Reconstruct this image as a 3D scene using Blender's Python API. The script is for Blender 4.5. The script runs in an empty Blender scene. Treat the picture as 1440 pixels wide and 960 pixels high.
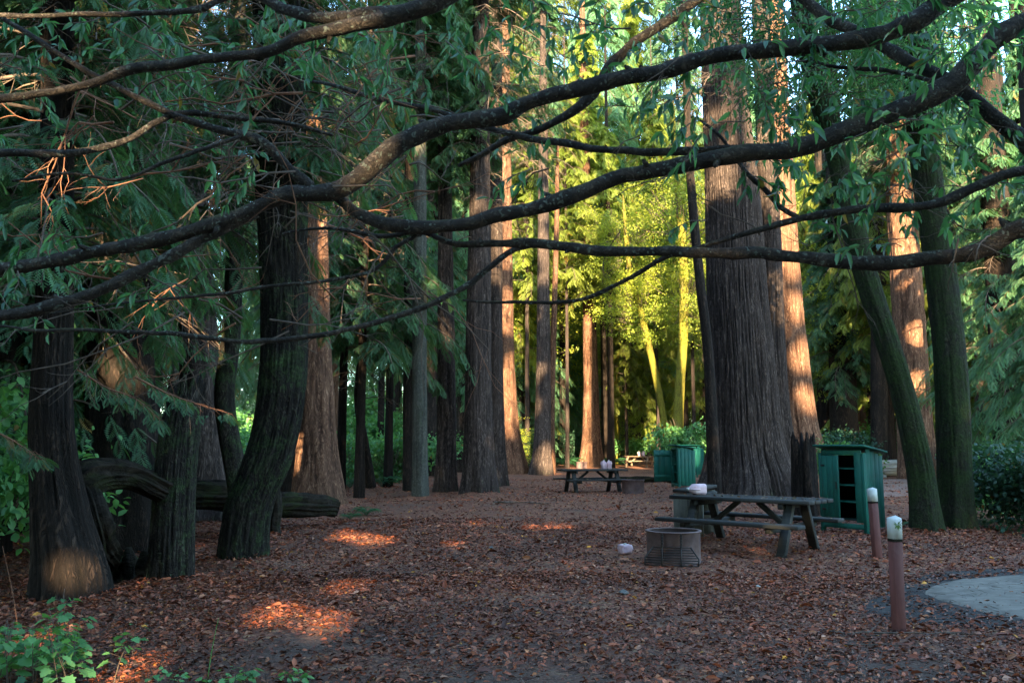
import bpy, bmesh, math, random
import numpy as np
from mathutils import Vector, Matrix

random.seed(7)
RNG = np.random.default_rng(11)
SC = bpy.context.scene
COL = SC.collection
R = math.radians

# ------------------------------------------------------------------ camera
HC, FPX, PITCH = 1.6, 1200.0, math.atan(145 / 1200.0)
ST, CT = math.sin(PITCH), math.cos(PITCH)
cd = bpy.data.cameras.new("camera")
cam = bpy.data.objects.new("camera", cd)
COL.objects.link(cam)
cam.location = (0, 0, HC)
cam.rotation_euler = (math.pi / 2 + PITCH, 0, 0)
cd.sensor_width = 36
cd.lens = 30
cd.clip_end = 2000
cd.dof.use_dof = True
cd.dof.focus_distance = 14
cd.dof.aperture_fstop = 7
SC.camera = cam


def P(px, py, Y):
    """world point at depth Y seen at photo pixel (px, py)"""
    cx, cy = (px - 720) / FPX, (480 - py) / FPX
    dy, dz = CT - ST * cy, ST + CT * cy
    k = Y / dy
    return np.array([cx * k, Y, HC + dz * k])


def G(px, py):
    """world point on flat ground seen at photo pixel"""
    cx, cy = (px - 720) / FPX, (480 - py) / FPX
    dy, dz = CT - ST * cy, ST + CT * cy
    k = -HC / dz
    return np.array([cx * k, dy * k, 0.0])


# ------------------------------------------------------------------ noise
def _hash(ix, iy, iz):
    h = (ix.astype(np.int64) * 374761393 + iy.astype(np.int64) * 668265263 + iz.astype(np.int64) * 2147483647) & 0xFFFFFFFF
    h = ((h ^ (h >> 13)) * 1274126177) & 0xFFFFFFFF
    h = h ^ (h >> 16)
    return (h & 0xFFFF) / 65535.0


def vnoise(p):
    p = np.asarray(p, float)
    f = np.floor(p)
    i = f.astype(np.int64)
    t = p - f
    t = t * t * (3 - 2 * t)
    o = 0
    for dx in (0, 1):
        for dy in (0, 1):
            for dz in (0, 1):
                w = (t[..., 0] if dx else 1 - t[..., 0]) * (t[..., 1] if dy else 1 - t[..., 1]) * (t[..., 2] if dz else 1 - t[..., 2])
                o = o + w * _hash(i[..., 0] + dx, i[..., 1] + dy, i[..., 2] + dz)
    return o


def fbm(p, oct=4):
    o, a, s = 0, .5, 1.0
    for _ in range(oct):
        o = o + a * vnoise(np.asarray(p) * s)
        a *= .5
        s *= 2.03
    return o / (1 - .5 ** oct)


def gh(x, y):
    """ground height"""
    x = np.asarray(x, float)
    y = np.asarray(y, float)
    p = np.stack([x * .35, y * .35, x * 0 + 3.3], -1)
    q = np.stack([x * 1.6, y * 1.6, x * 0 + 9.1], -1)
    h = (vnoise(p) - .5) * .16 + (vnoise(q) - .5) * .05
    for bx, by, br in BASES:
        h = h + .13 * np.exp(-np.maximum(np.hypot(x - bx, y - by) - br * .8, 0) ** 2 / (.10 + .12 * br))
    return h


BASES = []


# ------------------------------------------------------------------ mesh helpers
def mesh(name, V, F, col=None, mats=(), midx=None, smooth=False):
    """V (n,3); F list of (k,4|3) int arrays; col (n,3) per-vertex colour"""
    V = np.ascontiguousarray(V, np.float32)
    if not isinstance(F, (list, tuple)):
        F = [F]
    F = [np.asarray(f, np.int32) for f in F if len(f)]
    me = bpy.data.meshes.new(name)
    me.vertices.add(len(V))
    me.vertices.foreach_set("co", V.ravel())
    nl = sum(f.size for f in F)
    npoly = sum(len(f) for f in F)
    me.loops.add(nl)
    me.polygons.add(npoly)
    me.loops.foreach_set("vertex_index", np.concatenate([f.ravel() for f in F]))
    tot = np.concatenate([np.full(len(f), f.shape[1], np.int32) for f in F])
    st = np.concatenate([[0], np.cumsum(tot)[:-1]]).astype(np.int32)
    me.polygons.foreach_set("loop_start", st)
    if midx is not None:
        me.polygons.foreach_set("material_index", np.asarray(midx, np.int32))
    if smooth:
        me.polygons.foreach_set("use_smooth", np.ones(npoly, bool))
    if col is not None:
        at = me.color_attributes.new("tint", 'FLOAT_COLOR', 'POINT')
        c = np.ones((len(V), 4), np.float32)
        c[:, :col.shape[1]] = col
        at.data.foreach_set("color", c.ravel())
    me.update(calc_edges=True)
    for m in mats:
        me.materials.append(m)
    return me


def link(name, me, parent=None, loc=(0, 0, 0), rot=(0, 0, 0), scale=None):
    o = bpy.data.objects.new(name, me)
    COL.objects.link(o)
    o.location = loc
    o.rotation_euler = rot
    if scale is not None:
        o.scale = (scale,) * 3 if np.isscalar(scale) else scale
    if parent is not None:
        o.parent = parent
    return o


def tag(o, label=None, cat=None, group=None, kind=None):
    if label: o["label"] = label
    if cat: o["category"] = cat
    if group: o["group"] = group
    if kind: o["kind"] = kind
    return o


def thing(name, label, cat, loc=(0, 0, 0), rz=0, group=None):
    return tag(link(name, None, None, loc, (0, 0, rz)), label, cat, group)


def dup(root, loc, rz, label, group=None):
    r = root.copy()
    COL.objects.link(r)
    r.location = loc
    r.rotation_euler = (0, 0, rz)
    r["label"] = label
    if group: r["group"] = group
    for ch in list(root.children):
        c = ch.copy()
        COL.objects.link(c)
        c.parent = r
        for g in list(ch.children):
            d = g.copy()
            COL.objects.link(d)
            d.parent = c
    return r


class MB:
    """collects quads/tris with a colour"""
    def __init__(s):
        s.V, s.F4, s.F3, s.C, s.n = [], [], [], [], 0
        s.m4, s.m3 = [], []

    def add(s, V, F4=None, F3=None, c=(1, 1, 1), m=0):
        V = np.asarray(V, float).reshape(-1, 3)
        s.V.append(V)
        c = np.asarray(c, float)
        s.C.append(np.broadcast_to(c, V.shape) if c.ndim == 1 else c)
        if F4 is not None and len(F4):
            s.F4.append(np.asarray(F4) + s.n); s.m4.append(np.full(len(F4), m))
        if F3 is not None and len(F3):
            s.F3.append(np.asarray(F3) + s.n); s.m3.append(np.full(len(F3), m))
        s.n += len(V)

    def build(s, name, mats, smooth=False):
        F, M = [], []
        if s.F4: F.append(np.concatenate(s.F4)); M.append(np.concatenate(s.m4))
        if s.F3: F.append(np.concatenate(s.F3)); M.append(np.concatenate(s.m3))
        if not isinstance(mats, (list, tuple)): mats = [mats]
        return mesh(name, np.concatenate(s.V), F, np.concatenate(s.C), mats, np.concatenate(M), smooth)


def catmull(pts, n):
    """resample (k,d) control points into n points, arc-length in control index"""
    pts = np.asarray(pts, float)
    k = len(pts)
    ext = np.vstack([2 * pts[0] - pts[1], pts, 2 * pts[-1] - pts[-2]])
    seg = np.linalg.norm(np.diff(pts[:, :3], axis=0), axis=1)
    cum = np.concatenate([[0], np.cumsum(seg)])
    s = np.linspace(0, cum[-1], n)
    i = np.clip(np.searchsorted(cum, s, 'right') - 1, 0, k - 2)
    t = ((s - cum[i]) / np.maximum(seg[i], 1e-9))[:, None]
    p0, p1, p2, p3 = ext[i], ext[i + 1], ext[i + 2], ext[i + 3]
    return .5 * (2 * p1 + (p2 - p0) * t + (2 * p0 - 5 * p1 + 4 * p2 - p3) * t * t + (3 * p1 - p0 - 3 * p2 + p3) * t ** 3)


def ring_faces(m, n, closed=True):
    i = np.arange(m - 1)[:, None] * n
    j = np.arange(n)[None, :]
    a = i + j
    b = i + (j + 1) % n
    F = np.stack([a, b, b + n, a + n], -1).reshape(-1, 4)
    return F


def tube(mb, pts, rad, n=8, per=None, wob=0.0, c=(1, 1, 1), m=0, seed=0.0, knots=0.0, ridge=0.0):
    """tube with parallel transported frames through control points"""
    pts = np.asarray(pts, float)
    rad = np.asarray(rad, float)
    L = np.linalg.norm(np.diff(pts, axis=0), axis=1).sum()
    cnt = max(3, int(L / per)) if per else len(pts)
    if per:
        q = catmull(np.hstack([pts, rad[:, None]]), cnt)
        pts, rad = q[:, :3], np.maximum(q[:, 3], 1e-4)
    if wob:
        s = np.linspace(0, L, len(pts))
        k = 1.0 / (wob * 12 + .25)
        for ax in range(3):
            pts[:, ax] += (fbm(np.stack([s * k * 1.7 + seed, s * 0 + ax * 7.1, s * 0 + seed * 3], -1), 3) - .5) * 2 * wob
    T = np.gradient(pts, axis=0)
    T /= np.linalg.norm(T, axis=1)[:, None] + 1e-12
    u = np.cross(T[0], [0.13, 0.2, 1.0])
    if np.linalg.norm(u) < 1e-3: u = np.cross(T[0], [1, 0, 0])
    u /= np.linalg.norm(u)
    ang = np.arange(n) / n * 2 * np.pi
    ca, sa = np.cos(ang), np.sin(ang)
    V = np.empty((len(pts), n, 3))
    for i in range(len(pts)):
        u = u - T[i] * np.dot(u, T[i])
        u /= np.linalg.norm(u)
        w = np.cross(T[i], u)
        V[i] = pts[i] + rad[i] * (ca[:, None] * u + sa[:, None] * w)
    if knots:
        ctr = pts[:, None, :]
        d = V - ctr
        s = 1 + knots * 2 * (fbm(V * (0.35 / max(rad.mean(), 1e-3)) + seed, 3) - .5)
        an = np.arange(n) / n * 2 * np.pi
        ss = np.linspace(0, L, len(pts))
        AA, SS = np.meshgrid(an, ss)
        kk = max(2.0, n / 9.0)
        rg = fbm(np.stack([np.cos(AA) * kk + seed, np.sin(AA) * kk, SS * .8 / max(rad.mean() * 6, .05)], -1), 3)
        s = s - ridge * np.clip(1 - np.abs(2 * rg - 1) * 3, 0, 1) + ridge * .6 * (rg - .5)
        V = ctr + d * s[..., None]
    F = ring_faces(len(pts), n)
    base = (len(pts) - 1) * n
    caps = [[0, n - 1 - k, n - 2 - k] for k in range(n - 2)] + [[base, base + k + 1, base + k + 2] for k in range(n - 2)]
    mb.add(V.reshape(-1, 3), F, caps, c, m)
    return pts, rad


def place(T, F, rot, scale, pos, cols, c0=None):
    """instances of template T (m,3) with rot (N,3,3), scale (N,), pos (N,3); cols (N,3)"""
    N, mm = len(pos), len(T)
    V = np.einsum('nij,mj->nmi', rot, T) * np.asarray(scale).reshape(N, 1, 1) + pos[:, None, :]
    FF = (np.asarray(F)[None] + (np.arange(N) * mm)[:, None, None]).reshape(-1, len(F[0]))
    C = np.repeat(cols[:, None, :], mm, 1)
    if c0 is not None: C = C * c0[None]
    return V.reshape(-1, 3), FF, C.reshape(-1, 3)


def frames(d, up=None, roll=None):
    """rotation matrices whose X axis is d (N,3)"""
    d = d / (np.linalg.norm(d, axis=1)[:, None] + 1e-9)
    up = np.broadcast_to(np.array([0, 0, 1.0]), d.shape) if up is None else up
    y = np.cross(up, d)
    nl = np.linalg.norm(y, axis=1)
    y[nl < 1e-3] = [1, 0, 0]
    y /= np.linalg.norm(y, axis=1)[:, None]
    z = np.cross(d, y)
    if roll is not None:
        c, s = np.cos(roll)[:, None], np.sin(roll)[:, None]
        y, z = y * c + z * s, z * c - y * s
    return np.stack([d, y, z], -1)


def unit(v):
    return v / (np.linalg.norm(v, axis=-1, keepdims=True) + 1e-12)


# ------------------------------------------------------------------ materials
class NT:
    def __init__(s, name):
        s.m = bpy.data.materials.new(name)
        s.m.use_nodes = True
        s.t = s.m.node_tree
        s.t.nodes.clear()
        s.out = s.n('ShaderNodeOutputMaterial')

    def n(s, typ, **kw):
        nd = s.t.nodes.new(typ)
        for k, v in kw.items():
            if k.startswith('i_'):
                key = k[2:].replace('_', ' ')
                nd.inputs[key].default_value = v
            else:
                setattr(nd, k, v)
        return nd

    def l(s, a, b):
        s.t.links.new(a, b)

    def coord(s, scale=(1, 1, 1), src='Object', rot=(0, 0, 0)):
        tc = s.n('ShaderNodeTexCoord')
        mp = s.n('ShaderNodeMapping')
        mp.inputs['Scale'].default_value = scale
        mp.inputs['Rotation'].default_value = rot
        s.l(tc.outputs[src], mp.inputs[0])
        return mp.outputs[0]

    def noise(s, vec, scale, detail=4, rough=.6, dist=0):
        nd = s.n('ShaderNodeTexNoise')
        nd.inputs['Scale'].default_value = scale
        nd.inputs['Detail'].default_value = detail
        nd.inputs['Roughness'].default_value = rough
        nd.inputs['Distortion'].default_value = dist
        if vec is not None: s.l(vec, nd.inputs['Vector'])
        return nd.outputs['Fac']

    def ramp(s, fac, stops):
        nd = s.n('ShaderNodeValToRGB')
        e = nd.color_ramp.elements
        while len(e) < len(stops): e.new(.5)
        for el, (p, c) in zip(e, stops):
            el.position = p
            el.color = (*c, 1) if len(c) == 3 else c
        s.l(fac, nd.inputs[0])
        return nd.outputs[0]

    def mix(s, fac, a, b, mode='MIX'):
        nd = s.n('ShaderNodeMix', data_type='RGBA', blend_type=mode)
        for val, sock in ((fac, 0), (a, 6), (b, 7)):
            if hasattr(val, 'is_linked'): s.l(val, nd.inputs[sock])
            else: nd.inputs[sock].default_value = val if sock == 0 else (*val, 1)
        return nd.outputs[2]

    def math(s, op, a, b=0.0, clamp=False):
        nd = s.n('ShaderNodeMath', operation=op, use_clamp=clamp)
        for val, k in ((a, 0), (b, 1)):
            if hasattr(val, 'is_linked'): s.l(val, nd.inputs[k])
            else: nd.inputs[k].default_value = val
        return nd.outputs[0]

    def bump(s, h, strength=.5, dist=.02, prev=None):
        nd = s.n('ShaderNodeBump')
        nd.inputs['Strength'].default_value = strength
        nd.inputs['Distance'].default_value = dist
        s.l(h, nd.inputs['Height'])
        if prev is not None: s.l(prev, nd.inputs['Normal'])
        return nd.outputs[0]

    def bsdf(s, col, rough=.8, spec=.3, normal=None, metal=0):
        nd = s.n('ShaderNodeBsdfPrincipled')
        for val, key in ((col, 'Base Color'), (rough, 'Roughness'), (spec, 'Specular IOR Level'), (metal, 'Metallic')):
            if hasattr(val, 'is_linked'): s.l(val, nd.inputs[key])
            else: nd.inputs[key].default_value = (*val, 1) if key == 'Base Color' else val
        if normal is not None: s.l(normal, nd.inputs['Normal'])
        return nd.outputs[0]

    def done(s, sh):
        s.l(sh, s.out.inputs[0])
        return s.m

    def attr(s, name="tint"):
        return s.n('ShaderNodeVertexColor', layer_name=name).outputs[0]

    def orand(s):
        return s.n('ShaderNodeObjectInfo').outputs['Random']


def m_leaf(name, dark, light, trans=.35, rough=.5, spec=.35, tcol=(1.0, 1.0, .45)):
    t = NT(name)
    vt = t.attr()
    sep = t.n('ShaderNodeSeparateColor')
    t.l(vt, sep.inputs[0])
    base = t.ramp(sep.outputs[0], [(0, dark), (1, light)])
    r = t.math('MULTIPLY_ADD', t.orand(), .5)
    t.t.nodes[-1].inputs[2].default_value = .75
    hs = t.n('ShaderNodeHueSaturation')
    t.l(base, hs.inputs['Color'])
    t.l(r, hs.inputs['Value'])
    hs.inputs['Saturation'].default_value = 1.0
    # autumn leaves: green channel of tint = 0 means brown/yellow
    c = t.mix(sep.outputs[1], (.22, .12, .025), hs.outputs[0])
    p = t.bsdf(c, rough, spec)
    tr = t.n('ShaderNodeBsdfTranslucent')
    tc = t.mix(1.0, c, tuple(x * 1.6 for x in tcol), 'MULTIPLY')
    t.l(tc, tr.inputs[0])
    mx = t.n('ShaderNodeMixShader')
    mx.inputs[0].default_value = trans
    t.l(p, mx.inputs[1])
    t.l(tr.outputs[0], mx.inputs[2])
    return t.done(mx.outputs[0])


def m_bark(name, furrow, mid, ridge, moss=0.0, mosscol=(.035, .06, .012), zs=.25, sc=7.0, bstr=.9, bdist=.03, mossbase=0.0, crack=1.0):
    t = NT(name)
    v = t.coord((1, 1, zs))
    v1 = t.coord((1, 1, 1))
    n1 = t.noise(v, sc, 6, .6, .9)
    n2 = t.noise(v, sc * 4.5, 5, .65, .4)
    n3 = t.noise(v1, .7, 3, .5)
    n4 = t.noise(v, sc * 1.9, 4, .6, 1.2)
    # dark cracks follow the middle level of stretched noise
    cr = t.math('MULTIPLY', t.math('ABSOLUTE', t.math('SUBTRACT', n1, .5)), 9.0, True)
    cr2 = t.math('MULTIPLY', t.math('ABSOLUTE', t.math('SUBTRACT', n4, .5)), 11.0, True)
    h = t.math('ADD', t.math('MULTIPLY', t.math('MULTIPLY', cr, cr2), .6), t.math('MULTIPLY', n2, .4))
    tint = t.attr()
    sep = t.n('ShaderNodeSeparateColor')
    t.l(tint, sep.inputs[0])
    hh = t.math('ADD', t.math('MULTIPLY', h, .6), t.math('MULTIPLY', sep.outputs[0], .4))
    c = t.ramp(hh, [(.22, furrow), (.5, mid), (.78, ridge)])
    c = t.mix(t.math('MULTIPLY', n3, .5), c, tuple(x * .45 for x in mid))
    r = t.math('MULTIPLY_ADD', t.orand(), .35)
    t.t.nodes[-1].inputs[2].default_value = .8
    hs = t.n('ShaderNodeHueSaturation')
    t.l(c, hs.inputs['Color']); t.l(r, hs.inputs['Value'])
    c = hs.outputs[0]
    if moss > 0 or mossbase > 0:
        nm = t.noise(v1, 2.1, 7, .7, .6)
        nm2 = t.noise(v1, 26, 5, .7)
        mk = t.math('ADD', t.math('MULTIPLY', nm, .8), t.math('MULTIPLY', nm2, .3))
        mk = t.math('ADD', mk, t.math('MULTIPLY', h, .12))
        if mossbase > 0:
            sx = t.n('ShaderNodeSeparateXYZ')
            t.l(v1, sx.inputs[0])
            g = t.math('SUBTRACT', mossbase, t.math('MULTIPLY', sx.outputs[2], mossbase * .9), True)
            mk = t.math('ADD', mk, g)
        lo = .95 - moss
        mk2 = t.n('ShaderNodeMapRange')
        mk2.inputs['From Min'].default_value = lo
        mk2.inputs['From Max'].default_value = lo + .17
        t.l(mk, mk2.inputs['Value'])
        mc = t.ramp(nm2, [(.3, tuple(x * .3 for x in mosscol)), (.72, mosscol)])
        c = t.mix(t.math('MULTIPLY', mk2.outputs[0], .85), c, mc)
        h = t.math('ADD', h, t.math('MULTIPLY', nm2, .35))
    nb = t.bump(h, bstr, bdist)
    return t.done(t.bsdf(c, .92, .15, nb))


def m_plain(name, c1, c2, sc=6, rough=.8, spec=.3, zs=1, bstr=.25, metal=0, xs=1, ys=1, detail=6, dirt=None):
    t = NT(name)
    v = t.coord((xs, ys, zs))
    n = t.noise(v, sc, detail, .65, .3)
    c = t.ramp(n, [(.3, c1), (.7, c2)])
    if dirt is not None:
        v1 = t.coord()
        d = t.noise(v1, 2.7, 6, .7, .5)
        mr = t.n('ShaderNodeMapRange')
        mr.inputs['From Min'].default_value = .5
        mr.inputs['From Max'].default_value = .72
        t.l(d, mr.inputs['Value'])
        c = t.mix(t.math('MULTIPLY', mr.outputs[0], .7), c, dirt)
    return t.done(t.bsdf(c, rough, spec, t.bump(n, bstr, .01 if bstr < .9 else .05), metal))


M = {}
M['needle'] = m_leaf('redwood_needles', (.012, .058, .038), (.075, .20, .095), .4, .6, .3)
M['needle_far'] = m_leaf('haze_tinted_needles', (.022, .085, .06), (.11, .26, .14), .4, .65, .2)  # paler teal needles: distance haze put into the leaf colour
M['needle_haze'] = m_leaf('far_haze_tinted_needles', (.05, .13, .11), (.17, .32, .24), .35, .8, .1)  # palest needles for the far wood, haze painted into the colour
M['needle_gold'] = m_leaf('sun_tinted_needles', (.06, .13, .025), (.26, .31, .06), .45, .55, .3)  # yellow copy of the redwood needles, sunlight put into the colour
M['broad'] = m_leaf('bay_leaves', (.02, .095, .054), (.13, .33, .14), .42, .38, .5)
M['maple'] = m_leaf('maple_leaves', (.10, .17, .025), (.36, .38, .055), .5, .5, .3)
M['shrub'] = m_leaf('shrub_leaves', (.035, .13, .055), (.14, .32, .10), .38, .45, .4)
M['fern'] = m_leaf('fern_fronds', (.014, .07, .036), (.06, .17, .07), .35, .5, .3)
M['bush_dark'] = m_leaf('dark_bush_leaves', (.006, .022, .015), (.035, .09, .05), .3, .5, .3)
M['deadleaf'] = m_leaf('dry_sprays', (.06, .028, .014), (.17, .075, .03), .3, .8, .1)
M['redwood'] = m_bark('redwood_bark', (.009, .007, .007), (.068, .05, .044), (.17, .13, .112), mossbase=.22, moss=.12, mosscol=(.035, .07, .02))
M['redwood_warm'] = m_bark('redwood_bark_warm', (.028, .013, .009), (.17, .088, .055), (.36, .21, .135), moss=.02, mossbase=.12)  # brighter orange copy of redwood bark, sunlight painted into the colour
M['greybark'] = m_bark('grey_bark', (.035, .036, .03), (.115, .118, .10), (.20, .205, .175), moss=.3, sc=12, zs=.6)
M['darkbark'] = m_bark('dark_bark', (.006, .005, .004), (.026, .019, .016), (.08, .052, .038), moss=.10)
M['mossy'] = m_bark('mossy_bark', (.006, .005, .005), (.028, .023, .019), (.075, .065, .052), moss=.37, mosscol=(.055, .10, .035), zs=.4, sc=9)
M['mossy_dim'] = m_bark('dim_mossy_bark', (.008, .008, .006), (.032, .03, .022), (.085, .085, .06), moss=.46, mosscol=(.035, .065, .018), zs=.5, sc=9)
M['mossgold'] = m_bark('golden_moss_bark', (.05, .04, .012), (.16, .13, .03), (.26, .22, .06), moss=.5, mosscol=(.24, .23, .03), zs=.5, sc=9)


def m_limb():
    t = NT('limb_bark')
    v = t.coord()
    n = t.noise(v, 9, 7, .65, .3)
    n2 = t.noise(v, 60, 4, .6)
    c = t.ramp(n, [(.3, (.022, .019, .017)), (.5, (.066, .055, .048)), (.72, (.16, .125, .10))])
    c = t.mix(t.math('MULTIPLY', n2, .5), c, (.03, .025, .022))
    n5 = t.noise(v, 34, 5, .65, 1.0)
    ck = t.math('MULTIPLY', t.math('ABSOLUTE', t.math('SUBTRACT', n5, .5)), 10.0, True)
    c = t.mix(t.math('MULTIPLY', t.math('SUBTRACT', 1.0, ck), .5), c, (.006, .005, .005))
    # pale lichen patches
    vo = t.n('ShaderNodeTexVoronoi')
    vo.inputs['Scale'].default_value = 30
    vv = t.n('ShaderNodeVectorMath', operation='ADD')
    nz = t.n('ShaderNodeTexNoise'); nz.inputs['Scale'].default_value = 22
    sc = t.n('ShaderNodeVectorMath', operation='SCALE'); sc.inputs['Scale'].default_value = .09
    t.l(v, nz.inputs['Vector']); t.l(nz.outputs['Color'], sc.inputs[0])
    t.l(v, vv.inputs[0]); t.l(sc.outputs[0], vv.inputs[1])
    t.l(vv.outputs[0], vo.inputs['Vector'])
    big = t.noise(v, 3.0, 3, .6)
    th = t.math('ADD', vo.outputs['Distance'], t.math('MULTIPLY', big, -.58))
    mr = t.n('ShaderNodeMapRange')
    mr.inputs['From Min'].default_value = .0; mr.inputs['From Max'].default_value = -.10
    t.l(th, mr.inputs['Value'])
    lc = t.ramp(n2, [(.3, (.08, .10, .085)), (.7, (.24, .27, .23))])
    c = t.mix(t.math('MULTIPLY', mr.outputs[0], .75), c, lc)
    # green moss on the upper side
    gm = t.n('ShaderNodeNewGeometry')
    sx = t.n('ShaderNodeSeparateXYZ'); t.l(gm.outputs['Normal'], sx.inputs[0])
    mg = t.math('ADD', t.math('MULTIPLY', sx.outputs[2], .35), t.noise(v, 4.5, 5, .6))
    m2 = t.n('ShaderNodeMapRange'); m2.inputs['From Min'].default_value = .72; m2.inputs['From Max'].default_value = .9
    t.l(mg, m2.inputs['Value'])
    c = t.mix(t.math('MULTIPLY', m2.outputs[0], .6), c, (.06, .065, .022))
    hb = t.math('ADD', t.math('MULTIPLY', n, .4), t.math('MULTIPLY', ck, .4))
    return t.done(t.bsdf(c, .85, .2, t.bump(hb, 1.0, .02)))


M['limb'] = m_limb()
M['twig'] = m_plain('twig_wood', (.05, .036, .028), (.16, .12, .095), 12, .85, .2)
M['twig_warm'] = m_plain('reddish_twig_wood', (.10, .04, .024), (.24, .12, .07), 12, .8, .2)
M['wood_dark'] = m_plain('weathered_table_wood', (.011, .012, .012), (.04, .04, .037), 5, .75, .35, xs=.12, ys=2.5, zs=2.5, bstr=.5, detail=8)
M['wood_grey'] = m_plain('grey_timber', (.05, .05, .042), (.17, .165, .14), 6, .85, .25, xs=2, ys=2, zs=.25, bstr=.6, detail=8, dirt=(.04, .055, .025))
M['wood_sun'] = m_plain('sun_tinted_table_wood', (.12, .085, .06), (.26, .19, .13), 5, .8, .25, xs=.15, ys=2, zs=2, bstr=.4)  # lighter warm table wood for the far table, sunlight put into the colour
M['log'] = m_plain('dead_log_wood', (.004, .004, .003), (.038, .03, .024), 9, .95, .1, xs=.35, ys=1.5, zs=1.5, bstr=1.0, detail=12, dirt=(.03, .045, .014))
M['palelog'] = m_plain('bleached_log_wood', (.16, .15, .13), (.42, .40, .36), 3, .85, .2, xs=.3, ys=2, zs=2, bstr=.6)
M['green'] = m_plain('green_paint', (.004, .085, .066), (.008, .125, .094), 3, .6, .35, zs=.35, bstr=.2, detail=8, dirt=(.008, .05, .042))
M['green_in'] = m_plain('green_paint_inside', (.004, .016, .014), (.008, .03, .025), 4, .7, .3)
M['rust'] = m_plain('rusty_steel', (.085, .058, .06), (.19, .135, .135), 5, .75, .35, bstr=.3, metal=.15, detail=8, dirt=(.09, .045, .028))
M['iron'] = m_plain('black_iron', (.012, .011, .011), (.045, .038, .035), 12, .6, .4, metal=.5)
M['post_red'] = m_plain('brown_red_stain', (.085, .026, .024), (.17, .065, .058), 7, .7, .3, zs=.25, bstr=.3, detail=8, dirt=(.16, .09, .085))
M['white'] = m_plain('white_paint', (.34, .36, .34), (.62, .63, .61), 6, .6, .3, zs=.5, bstr=.2, dirt=(.30, .33, .26))
M['jug'] = m_plain('pinkish_plastic', (.50, .30, .36), (.72, .56, .60), 7, .45, .5, bstr=.1, dirt=(.75, .72, .70))
M['ash'] = m_plain('ash_bed', (.02, .018, .017), (.12, .11, .105), 14, .95, .1, bstr=.6)
M['concrete'] = m_plain('worn_concrete', (.095, .082, .068), (.23, .20, .165), 4, .85, .25, bstr=.25, detail=10, dirt=(.075, .07, .06))
M['rock'] = m_plain('grey_stone', (.05, .05, .048), (.18, .17, .16), 8, .9, .2, bstr=.5)
M['moss'] = m_plain('moss_tuft', (.05, .10, .02), (.12, .20, .05), 20, .9, .1)
M['road'] = m_plain('dirt_road', (.16, .095, .075), (.30, .20, .165), 3, .95, .1, bstr=.3, detail=9)


def m_ground():
    t = NT('leaf_litter_ground')
    v = t.coord((1, 1, 1))
    # each voronoi cell a leaf
    w = t.n('ShaderNodeTexNoise'); w.inputs['Scale'].default_value = 18
    t.l(v, w.inputs['Vector'])
    sc = t.n('ShaderNodeVectorMath', operation='SCALE'); sc.inputs['Scale'].default_value = .05
    t.l(w.outputs['Color'], sc.inputs[0])
    ad = t.n('ShaderNodeVectorMath', operation='ADD')
    t.l(v, ad.inputs[0]); t.l(sc.outputs[0], ad.inputs[1])
    vo = t.n('ShaderNodeTexVoronoi'); vo.inputs['Scale'].default_value = 26
    t.l(ad.outputs[0], vo.inputs['Vector'])
    sep = t.n('ShaderNodeSeparateColor'); t.l(vo.outputs['Color'], sep.inputs[0])
    leaf = t.ramp(sep.outputs[0], [(0, (.055, .022, .015)), (.35, (.16, .058, .036)), (.65, (.28, .10, .056)), (.9, (.36, .16, .085)), (1, (.42, .25, .13))])
    big = t.noise(v, .55, 5, .6, .4)
    fine = t.noise(v, 40, 6, .7)
    soil = t.ramp(fine, [(.3, (.035, .022, .017)), (.7, (.16, .10, .075))])
    # trodden soil shows through near the front, fewer leaves
    sx = t.n('ShaderNodeSeparateXYZ'); t.l(v, sx.inputs[0])
    near = t.n('ShaderNodeMapRange'); near.inputs['From Min'].default_value = 11; near.inputs['From Max'].default_value = 5
    t.l(sx.outputs[1], near.inputs['Value'])
    k = t.math('ADD', big, t.math('MULTIPLY', near.outputs[0], .20))
    k = t.math('ADD', k, t.math('MULTIPLY', fine, .25))
    mr = t.n('ShaderNodeMapRange'); mr.inputs['From Min'].default_value = .62; mr.inputs['From Max'].default_value = .86
    t.l(k, mr.inputs['Value'])
    c = t.mix(mr.outputs[0], leaf, soil)
    c = t.mix(t.math('MULTIPLY', fine, .45), c, (.03, .016, .012))
    h = t.math('ADD', t.math('MULTIPLY', vo.outputs['Distance'], -.7), t.math('MULTIPLY', fine, .5))
    return t.done(t.bsdf(c, .85, .25, t.bump(h, .8, .03)))


M['soil'] = m_plain('damp_dark_soil', (.012, .011, .011), (.06, .05, .046), 9, .9, .25, bstr=.7, detail=9)
M['ground'] = m_ground()
M['litter'] = None


def m_litter():
    t = NT('fallen_leaf')
    c = t.attr()
    n = t.noise(t.coord(), 60, 3, .6)
    c = t.mix(t.math('MULTIPLY', n, .5), c, (.03, .015, .010))
    return t.done(t.bsdf(c, .6, .35))


M['litter'] = m_litter()
SKY = 1.45
SUN = 52
GOBO_N, GOBO_PAD, GOBO_S = 72000, .14, .95
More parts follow.
